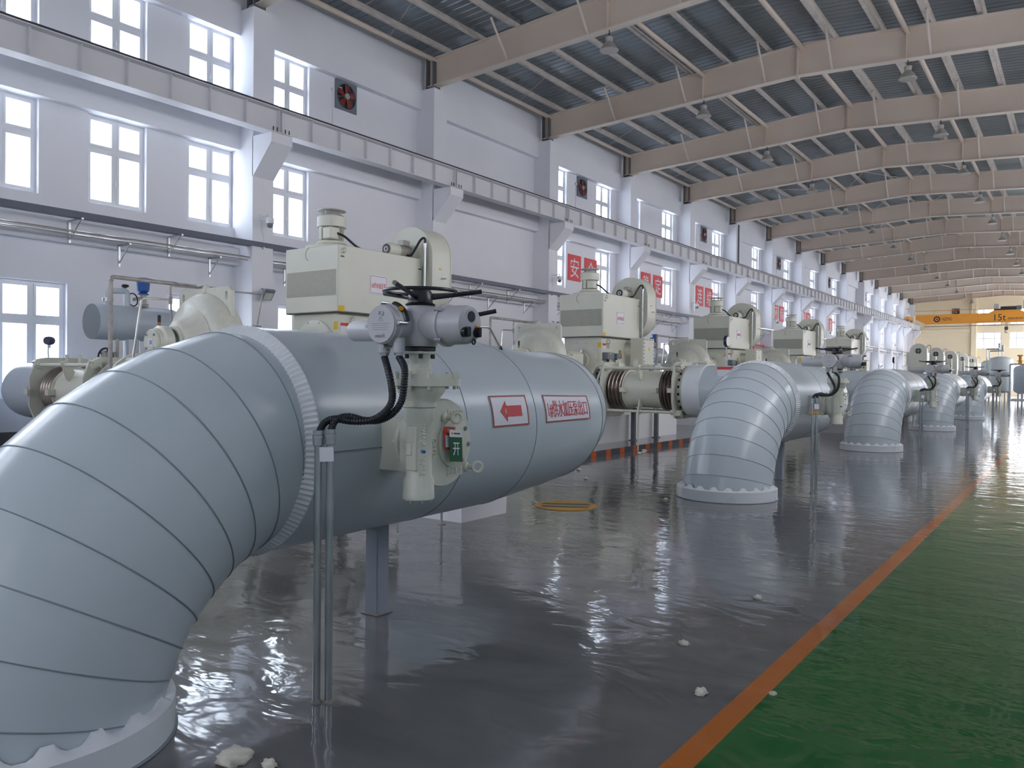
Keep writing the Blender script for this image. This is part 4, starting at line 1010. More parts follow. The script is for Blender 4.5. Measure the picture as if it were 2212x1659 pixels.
for y, lab in ((7.03, 'nearer'), (8.11, 'farther')):
    q = thing('support_post', (-7.53, y, .1), '', 'post', 'dark steel posts at the plinths')
    MB().box(-7.57, -7.49, y-.04, y+.04, .1, 1.35).build('post', 'darkpost', q, (-7.53, y, .1), smooth=False); MB().box(-7.6, -7.46, y-.07, y+.07, .1, .115).build('foot_plate', 'darkpost', q, (-7.53, y, .1), smooth=False)
    repeat(q, 'sp'+lab, lambda k: '%s of two dark steel posts in front of the %s plinth' % (lab, th(k)))

# ---- butterfly valve gear with electric actuator on each long run
AX, AY = -2.49, 2.79                         # vertical input shaft
def valve():
    o_ = (AX, 2.95, RZ); r = thing('valve_actuator', o_, '', 'valve actuator', 'electric valve actuators on the outlet pipes')
    VY = 2.945; VZ = 1.085
    MB().box(-2.90, -2.655, VY-.085, VY+.085, .94, 1.19, .004).build('yoke_box', 'beige', r, o_)
    MB().lathe([(.04, .14), (.06, .14), (.065, .13), (.10, .13)], (-2.70, VY, VZ), (1, 0, 0), 40).build('mounting_flange', 'beige_cast', r, o_)
    m = MB(); m.bolts((-2.665, VY, VZ), (-1, 0, 0), .115, 8, .014, .02); m.build('flange_bolt', 'beige', r, o_)
    # worm gear case: quadrant disc that looks along +X
    cut = lambda q: [(max(AY-.01, VY+q*cos(a)), VZ+q*sin(a)) for a in [2*pi*i/64 for i in range(64)]]
    m = MB(); vs = []; sec = ((-2.60, .185), (-2.58, .205), (-2.485, .210), (-2.472, .203))
    for x, q in sec: vs += [(x, y, z) for y, z in cut(q)]
    g = m.add(vs, [(t*64+i, t*64+(i+1) % 64, (t+1)*64+(i+1) % 64, (t+1)*64+i) for t in range(3) for i in range(64)]+[tuple(range(64)), tuple(range(192, 256))]).build('gear_case', 'beige_cast', r, o_)
    MB().lathe([(0, .118), (.008, .118), (.010, .112), (.010, 0)], (-2.470, VY+.075, VZ-.005), (1, 0, 0), 44).build('round_cover', 'beige', g, o_)
    m = MB(); 
    for a in (-1.05, -.1, .75): m.bolt((-2.46, VY+.075+.098*cos(a), VZ-.005+.098*sin(a)), (1, 0, 0), .009, .008)
    m.build('cover_bolt', 'galv', g, o_)
    for s_, z, fl_ in (('SHUT', 1.222, True), ('SHUT', .946, False)):
        b = MB().box(-2.472, -2.468, VY+.025, VY+.135, z-.022, z+.022).build('word_panel', 'beige', g, o_, smooth=False)
        f0 = on_x(-2.468, VY+.08, z); f1 = (lambda u, v, o, f0=f0: f0(-u, -v, o)) if fl_ else f0
        text(MB(), s_, .10, .03, f1, .004).build('raised_word', 'beige', b, o_)
    text(MB(), 'OPEN', .09, .026, lambda u, v, o: (-2.469+o, VY-.075+v, VZ-.02-u), .004).build('raised_word', 'beige', g, o_)
    for y, z, ax in ((VY-.0, 1.205, (1, -.2, .1)), (VY+.165, .957, (.8, .7, 0))):
        e = MB().cyl((-2.50, y, z), (-2.445, y+.02, z), .013, n=12).lathe([(0, .024), (.012, .024), (.014, .016)], (-2.475, y, z), (1, .3, 0), 16).build('eye_bolt', 'beige', g, o_)
        MB().torus((-2.420, y+.03, z), (.9, -.6, 0), .024, .008, 20, 8).build('eye_ring', 'beige', e, o_)
    # worm housing
    w = MB().lathe([(0, .069), (.005, .073), (.03, .073), (.034, .071), (.09, .071), (.115, .060), (.345, .060), (.365, .071), (.42, .072), (.425, .079), (.45, .079)], (AX, AY, .835), (0, 0, 1), 48).build('worm_housing', 'beige_cast', r, o_)
    m = MB(); m.bolts((AX, AY, .835), (0, 0, -1), .052, 6, .012, .012); m.build('base_bolt', 'galv', w, o_)
    MB().box(AX-.025, AX+.035, AY-.064, AY-.045, .97, 1.17, .005).box(AX-.018, AX+.014, AY-.070, AY-.055, 1.04, 1.10, .003).build('housing_panel', 'beige', w, o_)
    for s_, z in (('G760010', 1.14), ('IB0225', .985)):
        text(MB(), s_, .11, .022, lambda u, v, o, z=z: (AX+.050+v*.7, AY-.034+v*.7-o, z-u), .006).build('raised_word', 'beige', w, o_)
    MB().cyl((AX+.05, AY-.035, 1.06), (AX+.075, AY-.048, 1.06), .007, n=10).build('grease_nipple', 'valveblue', w, o_)
    MB().box(AX-.07, AX+.0, AY, VY, .93, 1.23, .02).build('case_web', 'beige_cast', g, o_)
    # spur gear case
    sy = AY+.055
    q = MB().lathe([(0, .079), (.02, .086), (.04, .10), (.075, .105)], (AX, AY+.01, 1.285), (0, 0, 1), 40, 1, 1.1).build('gear_neck', 'beige_cast', r, o_)
    def lobe(R1, R2, cy): return [(AX+R1*cos(a), AY+R1*sin(a)) for a in [pi+pi*i/20 for i in range(21)]]+[(AX+R2*cos(a), cy+R2*sin(a)) for a in [pi*i/20 for i in range(21)]]
    p = MB().prism(lobe(.12, .115, AY+.115), 1.355, 1.388, 'xy').build('spur_case', 'beige_cast', r, o_, ang=40)
    MB().prism(lobe(.105, .10, AY+.115), 1.388, 1.41, 'xy').prism(lobe(.085, .08, AY+.06), 1.33, 1.355, 'xy').build('spur_cover', 'beige_cast', p, o_, ang=40)
    for x, y in lobe(.108, .103, AY+.115)[2::5]: MB().cyl((x, y, 1.34), (x, y, 1.42), .010, n=6).build('case_bolt', 'beige', p, o_)
    MB().lathe([(1.405, .058), (1.43, .058), (1.435, .052), (1.455, .052)], (AX, AY, 0), (0, 0, 1), 32).build('input_collar', 'beige_cast', r, o_)
    # cone adapter and top flange
    t = MB().lathe([(1.45, .033), (1.452, .038), (1.50, .052), (1.502, .0)], (AX, AY, 0), (0, 0, 1), 28).build('adapter_cone', 'beige_cast', r, o_)
    MB().box(AX-.052, AX+.052, AY-.052, AY+.052, 1.50, 1.513, .004).build('adapter_plate', 'beige_cast', r, o_)
    MB().box(AX-.053, AX+.053, AY-.053, AY+.053, 1.515, 1.535, .004).build('actuator_foot', 'dark', r, o_)
    for sx in (-1, 1):
        for s2 in (-1, 1): MB().cyl((AX+sx*.042, AY+s2*.042, 1.48), (AX+sx*.042, AY+s2*.042, 1.50), .010, n=6).build('foot_bolt', 'black', t, o_)
    # actuator body
    ZA = 1.628
    ab = MB().lathe([(1.535, .075), (1.56, .088), (1.66, .088), (1.70, .075), (1.722, .062), (1.725, 0)], (AX, AY, 0), (0, 0, 1), 36).build('actuator_body', 'actuator', r, o_)
    MB().lathe([(0, .080), (.09, .074), (.13, .070)], (AX-.10, AY, ZA), (1, 0, 0), 32).lathe([(-.02, .072), (.10, .076), (.16, .088)], (AX, AY, ZA), (1, 0, 0), 36).build('body_barrel', 'actuator', ab, o_)
    mo = MB().lathe([(0, .058), (.02, .056), (.32, .050), (.335, .044), (.34, 0)], (AX-.10, AY, ZA-.012), (-1, 0, 0), 36).build('motor_cover', 'actuator', ab, o_)
    co = MB().lathe([(0, .096), (.014, .096), (.016, .088), (.115, .086), (.135, .080), (.148, .055), (.15, 0)], (AX+.155, AY, ZA), (1, 0, 0), 44).build('control_cover', 'actuator', ab, o_)
    m = MB()
    for a in (.6, 2.4, 3.9, 5.6): MB().cyl((AX+.15, AY+.096*cos(a), ZA+.096*sin(a)), (AX+.185, AY+.096*cos(a), ZA+.096*sin(a)), .008, n=10).build('cover_screw', 'galv', co, o_)
    dx = AX+.155+.145
    MB().cyl((dx-.012, AY-.008, ZA+.034), (dx+.004, AY-.008, ZA+.034), .034, n=28).build('window_ring', 'actuator', co, o_); MB().cyl((dx, AY-.008, ZA+.034), (dx+.007, AY-.008, ZA+.034), .024, n=24).build('display_window', 'black', co, o_)
    for y, c_ in ((-.045, 'black'), (.03, 'black')):
        k = MB().cyl((dx-.03, AY+y, ZA-.034), (dx+.012, AY+y, ZA-.034), .023, n=20).box(dx+.008, dx+.03, AY+y-.008, AY+y+.008, ZA-.055, ZA-.012, .004).build('selector_knob', c_, co, o_)
    MB().box(dx-.002, dx+.015, AY+.018, AY+.042, ZA-.010, ZA-.004).build('knob_mark', 'crane', co, o_, smooth=False)
    MB().torus((dx+.012, AY+.0, ZA-.075), (1, 0, 0), .011, .004, 14, 6).build('padlock_loop', 'black', co, o_)
    # terminal cover toward -Y
    TX, TZ = AX-.055, 1.628; ty = AY-.085
    tcv = MB().lathe([(0, .083), (.035, .086), (.05, .095), (.075, .095), (.078, .090), (.105, .088), (.108, .084), (.115, .082), (.115, 0)], (TX, ty, TZ), (0, -1, 0), 48).build('terminal_cover', 'actuator', ab, o_)
    for a in (.05, 1.7, 3.2, 4.75): MB().cyl((TX+.098*cos(a), ty-.05, TZ+.098*sin(a)), (TX+.098*cos(a), ty-.105, TZ+.098*sin(a)), .008, n=10).build('cover_screw', 'galv', tcv, o_)
    fy = ty-.115; E = 'embossed'
    text(MB(), 'IQ', .03, .022, on_y(TX+.004, fy, TZ+.048), .0025).build('raised_word', E, tcv, o_)
    text(MB(), 'rotork', .06, .018, on_y(TX-.002, fy, TZ-.050), .0025).build('raised_word', E, tcv, o_)
    m = MB(); P = [(TX-.016, TZ+.014), (TX+.016, TZ+.014), (TX, TZ+.036)]
    m.sweep([(x, fy, z) for x, z in P], .0014, 5, closed=True); m.sweep([(TX+.003, fy, TZ+.030), (TX-.003, fy, TZ+.024), (TX+.003, fy, TZ+.022), (TX-.001, fy, TZ+.016)], .001, 4); m.build('warning_triangle', E, tcv, o_)
    m = MB()
    for i, w_ in enumerate((.058, .05, .056, .048)): m.sweep([(TX-w_/1.1, fy, TZ+.004-.009*i), (TX+w_/1.1, fy, TZ+.004-.009*i)], .0013, 4)
    m.build('raised_text_line', E, tcv, o_)
    MB().sweep([(TX+.0885*cos(a), ty-.045, TZ+.0885*sin(a)) for a in [radians(10+70*i/10) for i in range(11)]], .02, 8).build('name_plate', 'black', tcv, o_)
    MB().cyl((TX+.074, ty-.065, TZ+.066), (TX+.081, ty-.07, TZ+.071), .012, n=14).build('round_badge', 'drain', tcv, o_)
    for x in (TX-.028, TX+.062):
        b = MB().cyl((x, ty-.06, TZ-.125), (x, ty-.06, TZ-.06), .026, n=20).build('cable_entry', 'actuator', ab, o_); MB().cyl((x, ty-.06, TZ-.138), (x, ty-.06, TZ-.12), .022, n=6).build('gland_nut', 'galv', b, o_)
    # hand wheel
    hz = 1.775
    h = MB().lathe([(1.72, .066), (1.728, .070), (1.735, .058), (1.785, .052), (1.792, .046), (1.793, .0)], (AX, AY, 0), (0, 0, 1), 24).build('hub', 'black', r, o_)
    MB().cyl((AX, AY, 1.788), (AX, AY, 1.80), .036, n=24).build('hub_cap', 'beige', h, o_)
    hw = MB().torus((AX, AY, hz+.012), (0, 0, 1), .165, .0085, 56, 10).build('hand_wheel', 'black', r, o_)
    for a in (radians(-71), radians(49), radians(169)):
        d = Vector((cos(a), sin(a), 0)); MB().sweep([Vector((AX, AY, hz-.018))+d*.035, Vector((AX, AY, hz+.002))+d*.16, Vector((AX, AY, hz+.022))+d*.285], .0105, 10).build('spoke_bar', 'black', hw, o_)
    MB().cyl((AX+.12, AY+.06, 1.655), (AX+.30, AY+.18, 1.70), .010, n=10).build('hand_lever', 'black', r, o_)
    return r
repeat(valve(), 'valve', lambda k: 'grey electric valve actuator with black hand wheel on the %s outlet pipe' % th(k))

# ---- steel conduits rising from the floor with black hoses to the actuator
def conduit(i):
    x, y = ((-2.665, 2.345), (-2.625, 2.375))[i]; o_ = (x, y, 0); r = thing('steel_conduit', o_, '', 'conduit', 'pairs of steel conduits at the actuators'); zt = (1.135, 1.14)[i]
    MB().cyl((x, y, 0), (x, y, zt), .0165, n=20).build('tube', 'galv', r, o_)
    cp = MB().lathe([(zt-.035, .019), (zt-.033, .023), (zt-.005, .023), (zt-.004, .026), (zt+.01, .026), (zt+.012, .023), (zt+.03, .023)], (x, y, 0), (0, 0, 1), 20).build('coupling', 'galv', r, o_)
    MB().lathe([(0, .028), (.006, .024), (.014, .0165)], (x, y, 0), (0, 0, 1), 9).build('mortar_foot', 'grout', r, o_)
    tx = (AX-.055-.028, AX-.055+.062)[i]; ty = AY-.145; tz = 1.49
    P = [[(x, y, zt+.015), (-2.658, 2.37, 1.193), (-2.628, 2.4, 1.213), (-2.584, 2.46, 1.202), (-2.522, 2.51, 1.207), (-2.484, 2.55, 1.237), (-2.469, 2.585, 1.287), (-2.493, 2.61, 1.353), (-2.543, 2.635, 1.435), (tx, ty, 1.485)],
         [(x, y, zt+.015), (-2.62, 2.40, 1.206), (-2.60, 2.455, 1.222), (-2.553, 2.505, 1.206), (-2.518, 2.555, 1.205), (-2.475, 2.592, 1.232), (-2.440, 2.615, 1.287), (-2.428, 2.62, 1.364), (-2.436, 2.63, 1.435), (tx, ty, 1.485)]][i]
    pts = spline(P, 26); n = len(pts)
    MB().sweep(pts, [.0150+(.0016 if (k//2) % 2 else -.0010) for k in range(n)], 14).build('black_hose', 'rubber', r, o_, ang=60)
    if i:
        u = Vector((.75, .66, 0)); n_ = Vector((.66, -.75, 0)); c = Vector((x-.012, y-.004, zt-.075))+n_*.026
        MB().add([tuple(c+u*a+n_*d+Vector((0, 0, b))) for d in (0, .0015) for a, b in ((-.030, -.032), (.030, -.030), (.028, .030), (-.032, .030))], [(0, 1, 2, 3), (4, 5, 6, 7), (0, 1, 5, 4), (1, 2, 6, 5), (2, 3, 7, 6), (3, 0, 4, 7)]).build('blank_tag', 'white', r, o_, smooth=False)
    return r
c0, c1 = conduit(0), conduit(1)
repeat(c0, 'c0', lambda k: 'galvanised floor conduit with black hose to the %s valve actuator, the one nearer the pipe' % th(k))
repeat(c1, 'c1', lambda k: 'galvanised floor conduit with black hose to the %s valve actuator, the one nearer the walkway' % th(k))

tag(MB().box(-2.74, -2.655, 10.225, 10.31, .98, 1.0, .003).build('cable_strap', 'crane', None, (-2.70, 10.27, .99)), 'orange strap tying the second pair of floor conduits together', 'strap')

# hanging tags on the first gear case
def hang(name, m_, y0, y1, z0, z1, x, lab, slant):
    o_ = (x, (y0+y1)/2, z1); f = lambda y, z: (x+(z1-z)*.05, y+(z1-z)*slant, z-(y-y0)*.08)
    def quad(ya, yb, za, zb, off=0.): 
        P = [f(ya, za), f(yb, za), f(yb, zb), f(ya, zb)]; return MB().add([(p[0]+off+d, p[1], p[2]) for d in (0, .0015) for p in P], [(0, 1, 2, 3), (4, 5, 6, 7), (0, 1, 5, 4), (1, 2, 6, 5), (2, 3, 7, 6), (3, 0, 4, 7)])
    b = tag(quad(y0, y1, z0, z1).build(name, m_, None, o_, smooth=False), lab, 'tag'); return b, f, quad, o_
b, f, quad, o_ = hang('hanging_tag', 'red_tag', 2.915, 3.000, 1.058, 1.165, -2.448, 'red hanging card half hidden behind the green card on the gear case', .01)
loc = tuple(-a for a in o_)
quad(2.922, 2.993, 1.068, 1.125, .0016).build('white_field', 'white', b, smooth=False).location = loc
text(MB(), '当心', .04, .02, lambda u, v, o: (f(2.957+u, 1.146+v)[0]+.002+o, *f(2.957+u, 1.146+v)[1:]), .001).build('lettering', 'white', b).location = loc
b, f, quad, o_ = hang('hanging_tag', 'green_tag', 2.935, 3.028, 1.000, 1.150, -2.432, 'green hanging card with white character 开 on the beige gear case', .0)
loc = tuple(-a for a in o_)
quad(2.935, 3.028, 1.116, 1.150, .0004).build('white_header', 'white', b, smooth=False).location = loc
F_ = lambda yc, zc: (lambda u, v, o: (f(yc+u, zc+v)[0]+.0022+o, *f(yc+u, zc+v)[1:]))
text(MB(), '开', .050, .060, F_(2.982, 1.060), .001).build('lettering', 'white', b).location = loc
text(MB(), '能源动力集团', .044, .008, F_(2.990, 1.133), .0008).build('small_lettering', 'ink', b).location = loc
m = MB(); c_ = F_(2.954, 1.133); m.add([c_(.006*cos(2*pi*i/16), .006*sin(2*pi*i/16), o) for o in (0, .001) for i in range(16)], [tuple(range(16)), tuple(range(16, 32))]+[(i, (i+1) % 16, 16+(i+1) % 16, 16+i) for i in range(16)]).build('round_emblem', 'crane', b).location = loc
MB().sweep([(-2.44, 2.95, 1.205), (-2.436, 2.97, 1.175), (-2.431, 2.98, 1.147)], .0016, 5).build('string', 'foam', b).location = loc

# ---- small tubes over the pumps and pipes
def tubes():
    X0 = -10.0; o_ = (X0, 5.4, .62); r = thing('vent_pipework', o_, '', 'pipework', 'thin vent pipes over the pumps')
    MB().sweep(fillet([(X0, 5.40, .62), (X0, 5.40, 2.595), (X0, 6.30, 2.59)], .05), .027, 12).sweep([(X0, 6.25, 2.59), (X0, 7.0, 2.585)], .020, 10).torus((X0, 5.405, 2.55), (0, 0, 1), .026, .008, 14, 6).build('riser', 'rusty', r, o_)
    MB().sweep(fillet([(X0+.02, 6.22, 2.06), (X0+.02, 6.20, 2.56), (X0+.02, 7.68, 2.57), (X0+.1, 7.53, 2.08)], .05), .013, 10).build('vent_tube', 'rusty', r, o_)
    MB().sweep(fillet([(X0+.02, 5.63, 1.2), (X0+.02, 5.80, 2.36), (X0+.02, 6.20, 2.37)], .05), .014, 10).build('branch_tube', 'inox', r, o_)
    MB().cyl((X0+.02, 6.205, 2.31), (X0+.02, 6.205, 2.41), .024, n=10).build('tee_fitting', 'rusty', r, o_)
    MB().sweep([(X0, 6.73, 2.585), (PX-.35, 6.5, 2.57), (PX, 6.4, 2.56)], .011, 8).build('cross_tube', 'rusty', r, o_)
    return r
repeat(tubes(), 'tubes', lambda k: 'thin grey vent pipework arching over the %s pump' % th(k))
st = thing('sample_tube', (-3.2, 4.4, 1.6), '', 'tube', 'bent thin tubes on top of the outlet pipes')
MB().sweep(fillet([(-3.2, 3.5, 1.60), (-3.2, 3.52, 1.70), (-3.2, 4.265, 1.722), (-3.2, 4.40, 1.575)], .03), .0075, 8).build('tube', 'inox', st, (-3.2, 4.4, 1.6)); MB().cyl((-3.2, 4.385, 1.60), (-3.2, 4.41, 1.56), .012, n=8).build('fitting', 'dark', st, (-3.2, 4.4, 1.6))
repeat(st, 'stube', lambda k: 'thin bent steel tube on top of the %s outlet pipe behind the actuator' % th(k))
def gauge():
    o_ = (-5.35, 6.4, 1.60); r = thing('pressure_gauge', o_, '', 'gauge', 'round gauges standing on the outlet pipes')
    MB().cyl((-5.35, 6.4, 1.60), (-5.35, 6.4, 1.98), .014, n=10).box(-5.38, -5.32, 6.38, 6.42, 1.72, 1.78).build('stem', 'galv', r, o_)
    g = MB().lathe([(0, .09), (.01, .105), (.05, .105), (.06, .095)], (-5.38, 6.4, 2.07), (1, 0, .0), 32).build('case', 'black', r, o_); MB().cyl((-5.33, 6.4, 2.07), (-5.318, 6.4, 2.07), .09, n=28).build('dial', 'white', g, o_)
    return r
gs = gauge()
for i, k in enumerate((1, 3)):
    o = gs if i == 0 else dup(gs); o.location.y = 6.4+US*k; o['label'] = 'round black pressure gauge standing on the %s outlet pipe' % th(k)
tg = (-5.2, 6.4+US-.44, 1.45)
o = tag(MB().box(tg[0]-.15, tg[0]+.15, tg[1]-.006, tg[1], 1.43, 1.60).build('hanging_tag', 'white', None, tg, smooth=False), 'white card with red heading hung on the second outlet pipe under its gauge', 'tag')
MB().box(tg[0]-.15, tg[0]+.15, tg[1]-.008, tg[1]-.006, 1.55, 1.60).build('card_header', 'red_tag', o, (0, 0, 0), smooth=False).location = tuple(-a for a in tg)

# ---- suction side of the first pumps
sj = joint(-13.22, -11.62, 6.4, 1.08, False, '')
repeat(sj, 'sjoint', lambda k: 'double bellows joint on the wall side of the %s pump' % th(k), [0, 1])
sp = thing('suction_pipe', (-14.6, 6.4, .1), '', 'pipe', 'blue suction pipes by the wall')
MB().lathe([(0, .40), (0, .46), (.5, .46), (.5, .40)], (-13.93, 6.4, 1.08), (1, 0, 0), 56).build('end_band', 'tankpaint', sp, (-14.6, 6.4, .1))
P = [(-13.9, 6.4, 1.08)]+[(-14.1-.72*sin(a), 6.4+.72-.72*cos(a), 1.08) for a in [pi/2*i/8 for i in range(0, 9)]]+[(-14.82, 7.75, 1.08), (-14.82, 7.75, .1)]
MB().sweep(P[:-2]+fillet(P[-3:], .48, 6)[1:], .455, 56).build('elbow', 'tankpaint', sp, (-14.6, 6.4, .1), ang=20)
repeat(sp, 'spipe', lambda k: 'blue grey suction pipe bending along the wall behind the %s pump' % th(k), [0, 1])
nz = thing('inlet_pipe', (-11.3, 6.4, 1.08), '', 'pipe', 'beige inlet pipes of the pumps')
MB().lathe([(0, .47), (.06, .47), (.06, .38), (.20, .40), (.20, .47), (.26, .47)], (-11.47, 6.4, 1.10), (1, 0, 0), 48).build('reducer', 'beige', nz, (-11.3, 6.4, 1.08))
repeat(nz, 'nz', lambda k: 'short beige inlet pipe between the wall side joint and the %s pump' % th(k), [0, 1])

# ---- blue vessel with fittings by the wall
def vessel():
    X, Z, R = -13.6, 2.24, .30; o_ = (X, 7.7, .1); r = thing('air_vessel', o_, '', 'tank', 'blue air vessels by the wall')
    MB().lathe([(0, R-.006), (.006, R), (1.44, R), (1.55, R*.86), (1.62, R*.5), (1.64, 0)], (X, 7.02, Z), (0, 1, 0), 56).build('shell', 'tankpaint', r, o_)
    MB().lathe([(0, 0), (0, R-.004)], (X, 7.018, Z), (0, 1, 0), 56).build('end_disc', 'pipe', r, o_)
    MB().cyl((X, 7.72, .1), (X, 7.72, Z-.25), .13, n=28).build('leg', 'tankpaint', r, o_)
    MB().torus((X, 7.3, Z), (0, 1, 0), R, .004, 40, 5).build('weld_seam', 'tankpaint', r, o_)
    # balance pipe
    p = MB().sweep(fillet([(X-.0, 7.30, Z+R-.02), (X, 7.30, 2.78), (X+.02, 7.62, 2.80), (X+.12, 7.62, 1.0)], .07), .052, 16).build('balance_pipe', 'tankpaint', r, o_)
    MB().lathe([(0, .09), (.02, .09), (.02, .06), (.03, .06), (.03, .09), (.05, .09)], (X, 7.30, Z+R+.06), (0, 0, 1), 24).build('pipe_flange', 'galv', p, o_)
    MB().box(X+.155, X+.16, 7.58, 7.66, 1.70, 1.95).build('label_plate', 'white', p, o_, smooth=False)
    MB().lathe([(0, .0), (.03, .06), (.05, .065), (.07, .05), (.075, 0)], (X, 7.60, 2.84), (0, 0, 1), 18).build('black_cap', 'black', p, o_)
    # air release valve on top
    ay = 7.93
    v = MB().cyl((X, ay, Z+R-.03), (X, ay, 2.58), .045, n=16).lathe([(0, .09), (.02, .09), (.02, .05), (.035, .05), (.035, .09), (.055, .09)], (X, ay, 2.55), (0, 0, 1), 20).cyl((X, ay, 2.6), (X, ay, 2.76), .058, n=16).build('stop_valve', 'lampshade', r, o_)
    MB().cyl((X, ay, 2.70), (X+.05, ay-.20, 2.66), .03, n=12).build('valve_bonnet', 'lampshade', v, o_)
    a = (.2, -1, -.2); c = (X+.055, ay-.22, 2.655); MB().torus(c, a, .11, .011, 28, 8).build('wheel_rim', 'black', v, o_)
    b_ = MB().lathe([(0, .05), (.0, .09), (.02, .09), (.03, .06), (.07, .10), (.26, .115), (.26, .145), (.285, .145), (.285, .10), (.30, .08), (.30, 0)], (X, ay, 2.76), (0, 0, 1), 28).build('air_valve', 'valveblue', r, o_)
    # gate valve lower down
    g = MB().lathe([(0, .07), (.16, .085), (.18, .085)], (X+.35, 7.22, 1.66), (0, -.3, .0), 20).cyl((X+.35, 7.27, 1.3), (X+.35, 7.27, 1.95), .03, n=12).build('gate_valve', 'lampshade', r, o_)
    c = (X+.36, 7.07, 1.64); a = (.35, -1, 0); w = MB().torus(c, a, .145, .016, 36, 8).build('wheel_rim', 'black', g, o_)
    ax, u, w_ = MB().frame(a)
    for k in range(5): d = u*cos(k*2*pi/5)+w_*sin(k*2*pi/5); MB().sweep([V3(c), V3(c)+d*.14], .013, 8).build('wheel_spoke', 'black', w, o_)
    return r
vs_ = vessel(); vs_['label'] = 'horizontal blue grey vessel on a leg by the wall beside the first pump'
v2 = dup(vs_); v2.location.y += 20.9; v2['label'] = 'second blue grey vessel by the wall, only its blue air valve shows between the pumps'
gb = thing('level_sensor', (-14.0, 6.53, 1.5), 'dark blue round transmitter on a thin stem above the bellows joint', 'sensor')
MB().lathe([(-.06, .03), (-.055, .07), (-.02, .078), (.02, .078), (.055, .07), (.06, .03)], (-14.0, 6.53, 1.90), (.4, -1, 0), 28, 1., .92).build('head', 'tray', gb, (-14.0, 6.53, 1.5)); MB().sweep(spline([(-14.0, 6.53, 1.84), (-14.01, 6.52, 1.74), (-14.0, 6.52, 1.62), (-14.0, 6.53, 1.48)]), .012, 8).cyl((-14.0, 6.53, 1.78), (-14.0, 6.53, 1.83), .025, n=10).build('stem', 'white', gb, (-14.0, 6.53, 1.5))

# ---- second row of motors, turned round: blower housings toward the camera
def motor2():
    o_ = (PX, 62, 1.25); r = thing('electric_motor', o_, '', 'motor', 'motors of the far row, blowers toward the camera'); BX, BZ, R, y = -9.25, 3.33, .53, 61.0
    MB().box(PX-.5, PX+.5, y+.4, y+2.2, 1.25, 2.3, .01).build('motor_body', 'beige', r, o_)
    MB().box(MX0, MX1, y+.46, y+2.3, 2.317, 3.297, .012).build('cooler_box', 'beige', r, o_)
    b = MB().prism([(BX+R*cos(a), BZ+R*sin(a)) for a in [pi*i/28 for i in range(29)]]+[(BX-R, 1.9), (BX+R, 1.9)], y, y+.45, 'xz').build('blower_housing', 'beige', r, o_, ang=40)
    MB().cyl((BX, y-.012, BZ+.03), (BX, y+.01, BZ+.03), .19, n=32).build('air_inlet', 'dark', b, o_); MB().box(BX-.19, BX+.19, y-.02, y-.012, BZ+.02, BZ+.04).box(BX-.01, BX+.01, y-.02, y-.012, BZ-.16, BZ+.22).build('inlet_bar', 'beige', b, o_, smooth=False)
    MB().sweep(fillet([(BX+.45, y+.3, 3.45), (BX+.5, y+.3, 3.75), (BX+.72, y+.3, 3.75), (BX+.72, y+.3, 2.1)], .12), .03, 10).build('rigid_conduit', 'lampshade', r, o_)
    MB().box(BX+.85, BX+1.05, y+.2, y+.5, 1.25, 3.0, .01).build('terminal_box', 'beige', r, o_)
    MB().box(PX-.8, PX+1.0, y+.1, y+2.6, .1, 1.25).build('plinth', 'plinth', r, o_, smooth=False)
    return r
m2 = motor2()
for k in range(5):
    o = m2 if k == 0 else dup(m2); o.location.y += 0 if k == 0 else US*k; o['label'] = 'far beige motor with arched blower back and round grille, %s of its row' % NTH[k]

# ---- vessels at the far end
def standing(name, x, y, R, ztop, m_, lab):
    o_ = (x, y, 0); r = thing(name, o_, lab, 'tank', None); h = R*.42
    pr = [(.45, 0), (.47, R*.55), (.6, R*.9), (.75, R)]+[(ztop-h+h*sin(a), R*cos(a)) for a in [pi/2*i/8 for i in range(8)]]+[(ztop, 0)]
    MB().lathe(pr, o_, (0, 0, 1), 48).build('shell', m_, r, o_)
    for a in (.5, 2.1, 3.7, 5.3): MB().cyl((x+R*.7*cos(a), y+R*.7*sin(a), 0), (x+R*.7*cos(a), y+R*.7*sin(a), .7), .06, n=12).build('leg', m_, r, o_)
    return r, o_
r, o_ = standing('pressure_tank', -5.2, 72, .80, 3.25, 'tankwhite', 'pale grey standing tank with two thin vent stacks near the far end wall')
for x, z in ((-5.33, 4.25), (-5.11, 4.1)):
    p = MB().cyl((x, 71.9, 3.25), (x, 71.9, z), .035, n=8).box(x-.07, x+.07, 71.85, 71.95, z-.35, z).box(x-.1, x+.1, 71.85, 71.95, 3.6, 3.75).build('vent_stack', 'galv', r, o_)
    MB().sweep(fillet([(x, 71.9, z-.45), (-6.15+(x+5.33), 71.9, z-.45), (-6.15+(x+5.33), 71.9, 0)], .1), .04, 8).build('side_pipe', 'galv', r, o_)
standing('pressure_tank', -6.1, 76.5, .85, 3.1, 'tankwhite', 'second pale standing tank, half hidden behind the tank with vent stacks')
r, o_ = standing('filter_vessel', -3.32, 67.5, .80, 2.55, 'tankpaint', 'tall blue grey vessel at the walkway edge near the far end')
MB().sweep(fillet([(-4.25, 66.4, 0), (-4.25, 66.4, 2.55), (-3.3, 66.4, 2.55)], .12), .06, 12).build('side_pipe', 'tankpaint', r, o_)
MB().lathe([(0, .12), (.25, .12), (.25, .2), (.3, .2), (.3, .1), (.6, .1), (.6, .18), (.7, .18), (.7, 0)], (-3.65, 66.4, 2.5), (0, 0, 1), 20).build('valve_head', 'crane', r, o_)
MB().box(-4.2, -2.5, 66.6, 68.4, 0, .12).build('foot_slab', 'plinth', r, o_, smooth=False)

